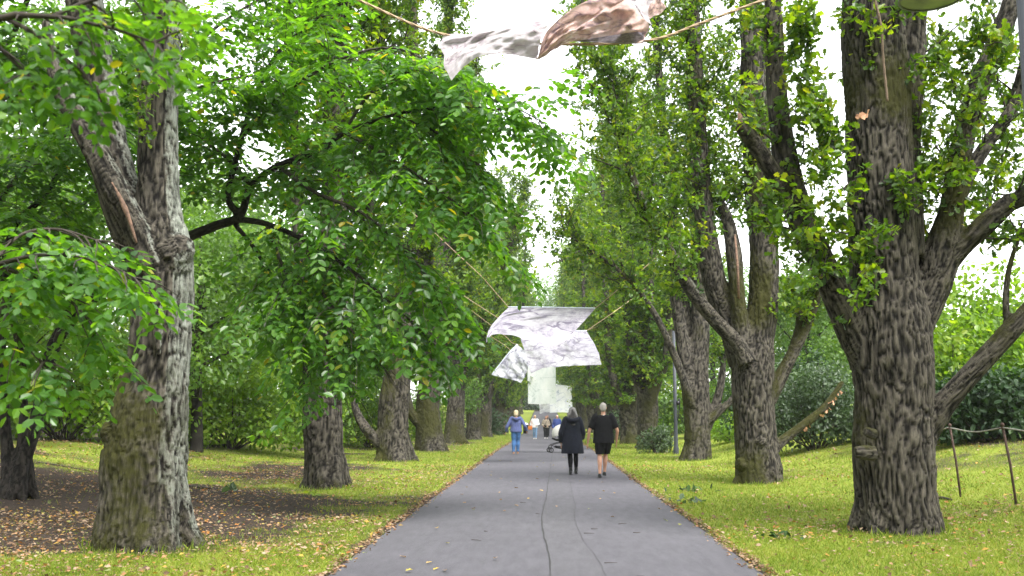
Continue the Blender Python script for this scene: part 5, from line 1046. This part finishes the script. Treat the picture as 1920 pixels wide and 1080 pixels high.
# ------------------------------------------------------------------ people
def person(label, px, Y, H, heading, pose, wear, hair, voxel=.013, grp=None, x=None):
    """pose: hand/foot positions in metres for a 1.75 m body facing +Y"""
    if x is None: x = at(px, 780, Y)[0]
    t = thing('person', label, 'person', (x, Y, zb(Y) + .012), grp); t.rotation_euler.z = heading; s = H / 1.75; t.scale = (s, s, s)
    P = dict(lf=(-.09, -.08), rf=(.09, .14), lh=(-.30, .02, .80), rh=(.30, .04, .80), le=(-.29, -.05, 1.10), re=(.29, -.03, 1.10), hl=0., hr=.0); P.update(pose)
    sh = {-1: np.array([-.185, 0, 1.43]), 1: np.array([.185, 0, 1.43])}
    hip = {-1: np.array([-.085, 0, .92]), 1: np.array([.085, 0, .92])}
    ank = {-1: np.array([P['lf'][0], P['lf'][1], .085 + P['hl']]), 1: np.array([P['rf'][0], P['rf'][1], .085 + P['hr']])}
    el = {-1: np.array(P['le']), 1: np.array(P['re'])}; hd = {-1: np.array(P['lh']), 1: np.array(P['rh'])}
    knee = {k: (hip[k] + ank[k]) / 2 + np.array([0, .045, .03]) for k in (-1, 1)}
    def leg(g, grow_=0, zmin=None, sc=1.0):
        for k in (-1, 1):
            rows = np.array([[*hip[k] + [0, 0, .04], .098], [*(hip[k] * .5 + knee[k] * .5), .082], [*knee[k], .056], [*(knee[k] * .62 + ank[k] * .38 + [0, -.018, 0]), .056], [*(knee[k] * .2 + ank[k] * .8), .038], [*ank[k], .036]])
            q = cr(rows, 18); 
            if zmin is not None: q = q[q[:, 2] > zmin]
            tube(g, q[:, :3], q[:, 3] * sc + grow_, 12)
    def arm(g, grow_=0, upto=1.0):
        for k in (-1, 1):
            rows = np.array([[*(sh[k] * [.8, 1, 1] + [0, 0, .0]), .06], [*sh[k], .054], [*(sh[k] * .5 + el[k] * .5), .046], [*el[k], .039], [*(el[k] * .6 + hd[k] * .4), .037], [*hd[k], .026]])
            q = cr(rows, 20); q = q[:max(4, int(20 * upto))]; tube(g, q[:, :3], q[:, 3] + grow_, 10)
    g = G(); leg(g); arm(g)
    tube(g, cr(np.array([[0, 0, .86], [0, 0, .98], [0, 0, 1.12], [0, .01, 1.28], [0, 0, 1.41], [0, -.01, 1.47]]), 14), cr(np.array([[.15, .10, 0], [.165, .11, 0], [.14, .095, 0], [.165, .11, 0], [.17, .09, 0], [.07, .06, 0]]), 14)[:, :2], 16)
    tube(g, np.array([[0, -.01, 1.42], [0, .005, 1.5], [0, .015, 1.57]]), np.array([.058, .052, .052]), 10)
    ball(g, (0, .02, 1.645), (.074, .092, .108), 14, 10); ball(g, (0, .05, 1.585), (.052, .058, .055), 12, 8)
    tube(g, np.array([[0, .105, 1.655], [0, .122, 1.63], [0, .118, 1.615]]), np.array([.009, .013, .011]), 6)
    for k in (-1, 1):
        ball(g, (k * .076, .005, 1.64), (.012, .024, .034), 8, 6)
        d = unit(hd[k] - el[k]); pal = hd[k] + d * .055; tube(g, np.array([hd[k], hd[k] + d * .05, hd[k] + d * .095]), np.array([[.014, .024], [.016, .04], [.014, .04]]), 8)
        for f_ in range(4):
            b0 = hd[k] + d * .09 + np.array([0, (f_ - 1.5) * .02, 0]); fl = (.066, .078, .072, .056)[f_]; c1 = b0 + d * fl * .5; c2 = c1 + unit(d + np.array([-k * .55, 0, 0])) * fl * .5; tube(g, np.array([b0, c1, c2]), np.array([.0105, .010, .009]), 6)
        th0 = hd[k] + d * .03 + np.array([0, .03, 0]); tube(g, np.array([th0, th0 + unit(d + [0, .8, 0]) * .035, th0 + unit(d + [0, .5, 0]) * .065]), np.array([.013, .0115, .010]), 6)
    b, _ = remesh(g, voxel, 2); b.build('body', M['skin'], t)
    g = G()
    for k in (-1, 1): ball(g, (k * .031, .103, 1.662), (.011, .008, .007), 8, 5)
    g.build('eyes', M['darkhair'], t); g = G(); ball(g, (0, .104, 1.588), (.024, .008, .006), 8, 5); g.build('mouth', M['mouth'], t)
    def cloth(name, m, fn, vx=None, lab=None):
        g = G(); fn(g); r, nn = remesh(g, vx or voxel * 1.2, 2); v = r.v[0]; r.v = [v + nn * (.010 * fbm(v * [9, 9, 4.5], 3, len(name)))[:, None]]; o = r.build(name, m, t)
        if lab: o['label'] = lab
        return o
    def torso(rows, z):  # rows: z, rx, ry, y
        def fn(g):
            r = np.array(rows, float); q = cr(np.column_stack([r[:, 0] * 0, r[:, 3], r[:, 0], r[:, 1], r[:, 2]]), 24); tube(g, q[:, :3], q[:, 3:5], 20)
        return fn
    for nm, spec in wear:
        if nm == 'top':
            def fn(g, sp=spec): torso(sp['rows'], 0)(g); arm(g, sp.get('g', .022), sp.get('sleeve', 1.0)); 
            cloth(sp_name(spec), spec['m'], fn)
        elif nm == 'legs':
            def fn(g, sp=spec):
                leg(g, sp.get('g', .02), sp.get('zmin', .1), sp.get('sc', 1.0)); tube(g, np.array([[0, 0, .84], [0, 0, .92], [0, 0, 1.02]]), np.array([[.16, .115], [.175, .125], [.165, .115]]), 16)
            cloth(spec['n'], spec['m'], fn)
        elif nm == 'shoes':
            for k in (-1, 1):
                g = G(); f = ank[k]; up_ = .0
                tube(g, cr(np.array([[f[0], f[1] - .07, f[2] - .045], [f[0], f[1], f[2] - .03], [f[0], f[1] + .08, f[2] - .045], [f[0] + k * .008, f[1] + .165, f[2] - .058]]), 10), cr(np.array([[.032, .038], [.040, .052], [.044, .036], [.030, .022]]), 10), 12)
                if spec.get('boot'): tube(g, np.array([[f[0], f[1], f[2] - .03], [f[0], f[1] - .01, f[2] + spec['boot']]]), np.array([.048, .047]), 12)
                boxg(g, (f[0], f[1] + .045, f[2] - .073), (.082, .24, .022)); r, _ = remesh(g, .009, 2); r.build('shoe', spec['m'], t)
        elif nm == 'extra':
            g = G(); spec['fn'](g)
            if spec.get('vx'): g, _ = remesh(g, spec['vx'], 2)
            o = g.build(spec['n'], spec['m'], t)
    if hair: 
        g = G(); hair['fn'](g); r, nn = remesh(g, hair.get('vx', .011), 2); v = r.v[0]; r.v = [v + nn * (.007 * vnoise(v * [38, 38, 18], 3))[:, None]]; r.build('hair', hair['m'], t)
    return t
def sp_name(s): return s['n']
M['mouth'] = plain('lips', (.34, .12, .10), .5, .05, 5)
def cap_short(g): ball(g, (0, .004, 1.672), (.083, .094, .096), 14, 10); ball(g, (0, -.03, 1.62), (.070, .066, .075), 12, 8)
def hair_bob(g): ball(g, (0, -.002, 1.672), (.098, .108, .108), 14, 10); ball(g, (0, -.04, 1.60), (.088, .075, .09), 12, 8)
def hair_long(g):
    ball(g, (0, -.002, 1.672), (.096, .108, .104), 14, 10)
    tube(g, cr(np.array([[0, -.035, 1.70], [0, -.055, 1.6], [0, -.085, 1.48], [.0, -.12, 1.36], [.02, -.14, 1.27]]), 14), cr(np.array([[.09, .07], [.115, .07], [.145, .06], [.13, .045], [.05, .03]]), 14), 14)
def hair_back(g): ball(g, (0, -.008, 1.672), (.088, .094, .100), 14, 10); tube(g, np.array([[0, -.045, 1.66], [0, -.06, 1.56], [0, -.065, 1.48]]), np.array([[.075, .05], [.08, .04], [.05, .025]]), 12)
# man in black
Ym = 1.5 * F / (893 - 780)
person('bald-cropped man in black T-shirt and black shorts walking away on the path', 1131, Ym, 1.80, .03,
       dict(lf=(-.10, -.05), rf=(.035, .22), hr=.03, lh=(-.375, .05, .80), le=(-.335, -.05, 1.10), rh=(.315, .06, .83), re=(.325, -.06, 1.11)),
       [('top', dict(n='shirt', m=M['black'], sleeve=.52, g=.036, rows=[(1.475, .07, .075, -.01), (1.44, .17, .10, -.005), (1.30, .225, .145, 0), (1.10, .235, .155, 0), (.92, .25, .165, 0), (.80, .262, .17, 0)])),
        ('legs', dict(n='shorts', m=M['black'], zmin=.53, g=.045)), ('shoes', dict(m=M['shoe'])),
        ('extra', dict(n='collar_tag', m=M['whitelid'], fn=lambda g: boxg(g, (0, -.092, 1.468), (.045, .006, .012))))],
       dict(m=M['greyhair'], fn=cap_short), .0115)
# woman in dark coat
Yw = 1.5 * F / (887 - 780)
def hood(g): tube(g, cr(np.array([[-.15, -.02, 1.47], [-.11, -.12, 1.43], [0, -.165, 1.39], [.11, -.12, 1.43], [.15, -.02, 1.47]]), 12), cr(np.array([[.04, .05], [.05, .07], [.055, .085], [.05, .07], [.04, .05]]), 12), 10)
person('woman with long grey-streaked hair in a dark hooded coat and leggings', 1073, Yw, 1.70, .05,
       dict(lf=(-.06, -.10), rf=(.10, .12), hl=.0, lh=(-.30, .06, .80), le=(-.31, -.04, 1.09), rh=(.27, .16, .90), re=(.29, .0, 1.10)),
       [('legs', dict(n='leggings', m=M['black'], zmin=.08, g=.014)), ('shoes', dict(m=M['shoe'], boot=.09)),
        ('top', dict(n='coat', m=M['navy'], sleeve=.97, g=.034, rows=[(1.50, .07, .075, -.01), (1.45, .175, .11, -.01), (1.30, .225, .145, 0), (1.08, .235, .16, 0), (.85, .27, .19, -.01), (.66, .295, .21, -.015), (.54, .305, .215, -.02)])),
        ('extra', dict(n='hood', m=M['navy'], fn=hood, vx=.014))],
       dict(m=M['streakhair'], fn=hair_long), .0115)
# woman in blue hoodie
Yb = 1.5 * F / (850 - 780)
person('woman with short blond hair in blue hoodie and jeans, walking away', 967.5, Yb, 1.70, .04,
       dict(lf=(-.10, -.08), rf=(.075, .02), lh=(-.42, .08, .87), le=(-.36, -.06, 1.10), rh=(.43, .08, .92), re=(.37, -.06, 1.12)),
       [('legs', dict(n='jeans', m=M['jeans'], zmin=.06, g=.024, sc=1.08)), ('shoes', dict(m=M['tanshoe'])),
        ('top', dict(n='hoodie', m=M['hoodie'], sleeve=.97, g=.03, rows=[(1.48, .07, .07, -.01), (1.44, .17, .10, -.005), (1.28, .22, .145, 0), (1.08, .225, .155, 0), (.95, .245, .17, 0), (.88, .255, .175, 0)])),
        ('extra', dict(n='hood', m=M['hoodie'], fn=hood, vx=.014))], dict(m=M['blond'], fn=hair_bob), .012)
# walkers further off
std = lambda n, m, g=.028: ('top', dict(n=n, m=m, sleeve=.97, g=g, rows=[(1.49, .07, .07, -.01), (1.44, .17, .10, -.005), (1.28, .215, .14, 0), (1.08, .215, .145, 0), (.92, .235, .16, 0), (.84, .24, .165, 0)]))
wp = person('woman in white jacket and pale jeans walking toward the camera', 1003, 72, 1.68, math.pi, dict(lf=(-.08, .12), rf=(.08, -.06), lh=(-.12, .2, 1.0), rh=(.26, .08, .98), le=(-.30, -.02, 1.1), re=(.3, -.04, 1.1)),
       [('legs', dict(n='jeans', m=M['jeans_pale'], zmin=.06, g=.02)), ('shoes', dict(m=M['paleshoe'])), std('jacket', M['whitecloth'])], dict(m=M['blond'], fn=hair_back), .016)
o = thing('handbag', 'orange handbag hanging at the side of the woman in the white jacket', 'bag', (wp.location.x - .34, 71.9, zb(72) + .80)); g = G(); boxg(g, (0, 0, 0), (.3, .14, .26)); r, _ = remesh(g, .02, 4); r.build('bag_body', M['orange'], o); g = G(); tube(g, cr(np.array([[-.1, 0, .12], [-.04, 0, .36], [.08, 0, .5], [.12, 0, .36], [.1, 0, .12]]), 14), .012, 6); g.build('strap', M['orange'], o)
person('woman in beige jacket and wide black trousers walking toward the camera', 1023.5, 74, 1.62, math.pi, dict(lf=(-.09, -.04), rf=(.09, .1), lh=(-.16, .18, 1.0), rh=(.18, .17, .98), le=(-.3, -.02, 1.1), re=(.3, -.02, 1.1)),
       [('legs', dict(n='trousers', m=M['black'], zmin=.05, g=.035, sc=1.1)), ('shoes', dict(m=M['paleshoe'])), std('jacket', M['beige']), ('extra', dict(n='shoulder_bag', m=M['black'], fn=lambda g: (boxg(g, (.06, .19, .98), (.22, .07, .15)), tube(g, cr(np.array([[.1, .17, 1.05], [.0, .16, 1.25], [-.12, .1, 1.45]]), 8), .012, 6))))], dict(m=M['brownhair'], fn=hair_back), .016)
person('person in dark coat just behind the woman in beige, half hidden', 1026.5, 80, 1.70, math.pi, {}, [('legs', dict(n='trousers', m=M['black'], zmin=.05)), ('shoes', dict(m=M['shoe'])), std('coat', M['navy'])], dict(m=M['brownhair'], fn=hair_back), .02)
person('man in royal blue jacket behind the cream stroller', 1044.5, 66, 1.66, math.pi, {}, [('legs', dict(n='trousers', m=M['greycloth'], zmin=.05)), ('shoes', dict(m=M['shoe'])), std('jacket', M['royal'], .035)], dict(m=M['greyhair'], fn=cap_short), .016)
person('dark-haired person in grey, mostly hidden behind the woman in the dark coat', 1061, 92, 1.66, 0, {}, [('legs', dict(n='trousers', m=M['black'], zmin=.05)), ('shoes', dict(m=M['shoe'])), std('jacket', M['greycloth'])], dict(m=M['darkhair'], fn=hair_back), .02)

# ------------------------------------------------------------------ stroller (faces left across the path)
Ys = 1.5 * F / (847 - 780); xs = at(1048, 780, Ys)[0]
t = thing('stroller', 'black-framed stroller with a cream sunshade on the path', 'stroller', (xs, Ys, zb(Ys) + .004)); t.rotation_euler.z = math.radians(12)
def wheel(x, y, r):
    w0 = thing_part('wheel', t, (x, y, r)); g = G(); a = np.linspace(0, 2 * np.pi, 25); tube(g, np.column_stack([np.cos(a) * (r - .018), a * 0, np.sin(a) * (r - .018)]), .018, 8, cap=False, ref=(0, 1, 0)); g.build('tyre', M['rubber'], w0)
    g = G()
    for k in range(5): aa = k * 2 * math.pi / 5; tube(g, np.array([[0, 0, 0], [math.cos(aa) * (r - .03), 0, math.sin(aa) * (r - .03)]]), .009, 5)
    tube(g, np.array([[0, -.03, 0], [0, .03, 0]]), .02, 8); a = np.linspace(0, 2 * np.pi, 21); tube(g, np.column_stack([np.cos(a) * (r - .036), a * 0, np.sin(a) * (r - .036)]), .008, 6, cap=False, ref=(0, 1, 0)); g.build('rim', M['greyrim'], w0)
def thing_part(name, parent, loc):
    o = bpy.data.objects.new(name, None); COL.objects.link(o); o.parent = parent; o.location = loc; o.empty_display_size = .05; return o
for y in (-.22, .22): wheel(-.38, y, .105); wheel(.42, y, .15)
g = G()
for y in (-.22, .22):
    tube(g, cr(np.array([[-.38, y, .2], [-.36, y, .30], [-.1, y, .38], [.12, y, .47], [.34, y, .72], [.52, y, 1.0]]), 24), .016, 8)      # chassis to handle
    tube(g, np.array([[.42, y, .15], [.2, y, .42], [.1, y, .5]]), .015, 8); tube(g, np.array([[-.38, y, .1], [-.4, y, .2], [-.36, y, .3]]), .018, 8); tube(g, np.array([[-.34, y, .29], [.0, y, .2], [.4, y, .2]]), .011, 6)
tube(g, np.array([[.52, -.22, 1.0], [.56, -.1, 1.03], [.56, .1, 1.03], [.52, .22, 1.0]]), .018, 8); tube(g, np.array([[-.36, -.22, .3], [-.36, .22, .3]]), .014, 8); g.build('frame', M['blackmetal'], t)
g = G(); tube(g, cr(np.array([[-.16, 0, .24], [.1, 0, .20], [.36, 0, .24]]), 12), np.stack([np.full(12, .19), np.linspace(.05, .075, 12)], 1), 12, ref=(0, 1, 0)); g.build('basket', M['black'], t)
g = G(); tube(g, cr(np.array([[-.28, 0, .58], [-.12, 0, .52], [.06, 0, .54], [.2, 0, .72], [.32, 0, .96]]), 18), cr(np.array([[.17, .03], [.18, .05], [.19, .06], [.19, .05], [.17, .03]]), 18), 12, ref=(0, 1, 0)); g.build('seat', M['black'], t)
g = G(); a = np.linspace(-.12, 1.02, 18) * np.pi * .72; 
cc = np.array([.12, 0, .78]); NU = 16; S = []
for aa in a:
    r_ = .40; S.append([[cc[0] - math.cos(aa - .25) * r_ * math.sin(b_) * 1.0 - 0.02, math.cos(b_) * .25, cc[2] + math.sin(aa - .25) * r_ * math.sin(b_) * .92] for b_ in np.linspace(0.05, np.pi - .05, NU)])
S = np.array(S); i = np.arange(len(a) - 1)[:, None] * NU; j = np.arange(NU - 1)[None]; g.add(S.reshape(-1, 3), np.stack([i + j, i + j + 1, i + NU + j + 1, i + NU + j], -1).reshape(-1, 4)); o = g.build('sunshade', M['canopy'], t); md = o.modifiers.new('s', 'SOLIDIFY'); md.thickness = .012
print('objects', len(bpy.data.objects))

# ------------------------------------------------------------------ air
HAZE = 0.0003
if HAZE:
    hz = G(); boxg(hz, (0, 960, 27.5), (4200, 2060, 60)); m, nd, ln, out = mat('haze_air'); v_ = nd('ShaderNodeVolumePrincipled', i_Density=HAZE); v_.inputs['Color'].default_value = (.93, .95, .97, 1); ln(v_.outputs[0], out.inputs['Volume'])
    tag(hz.build('haze', m, None, False), 'thin pale air between the camera and the far trees', 'haze', kind='stuff')
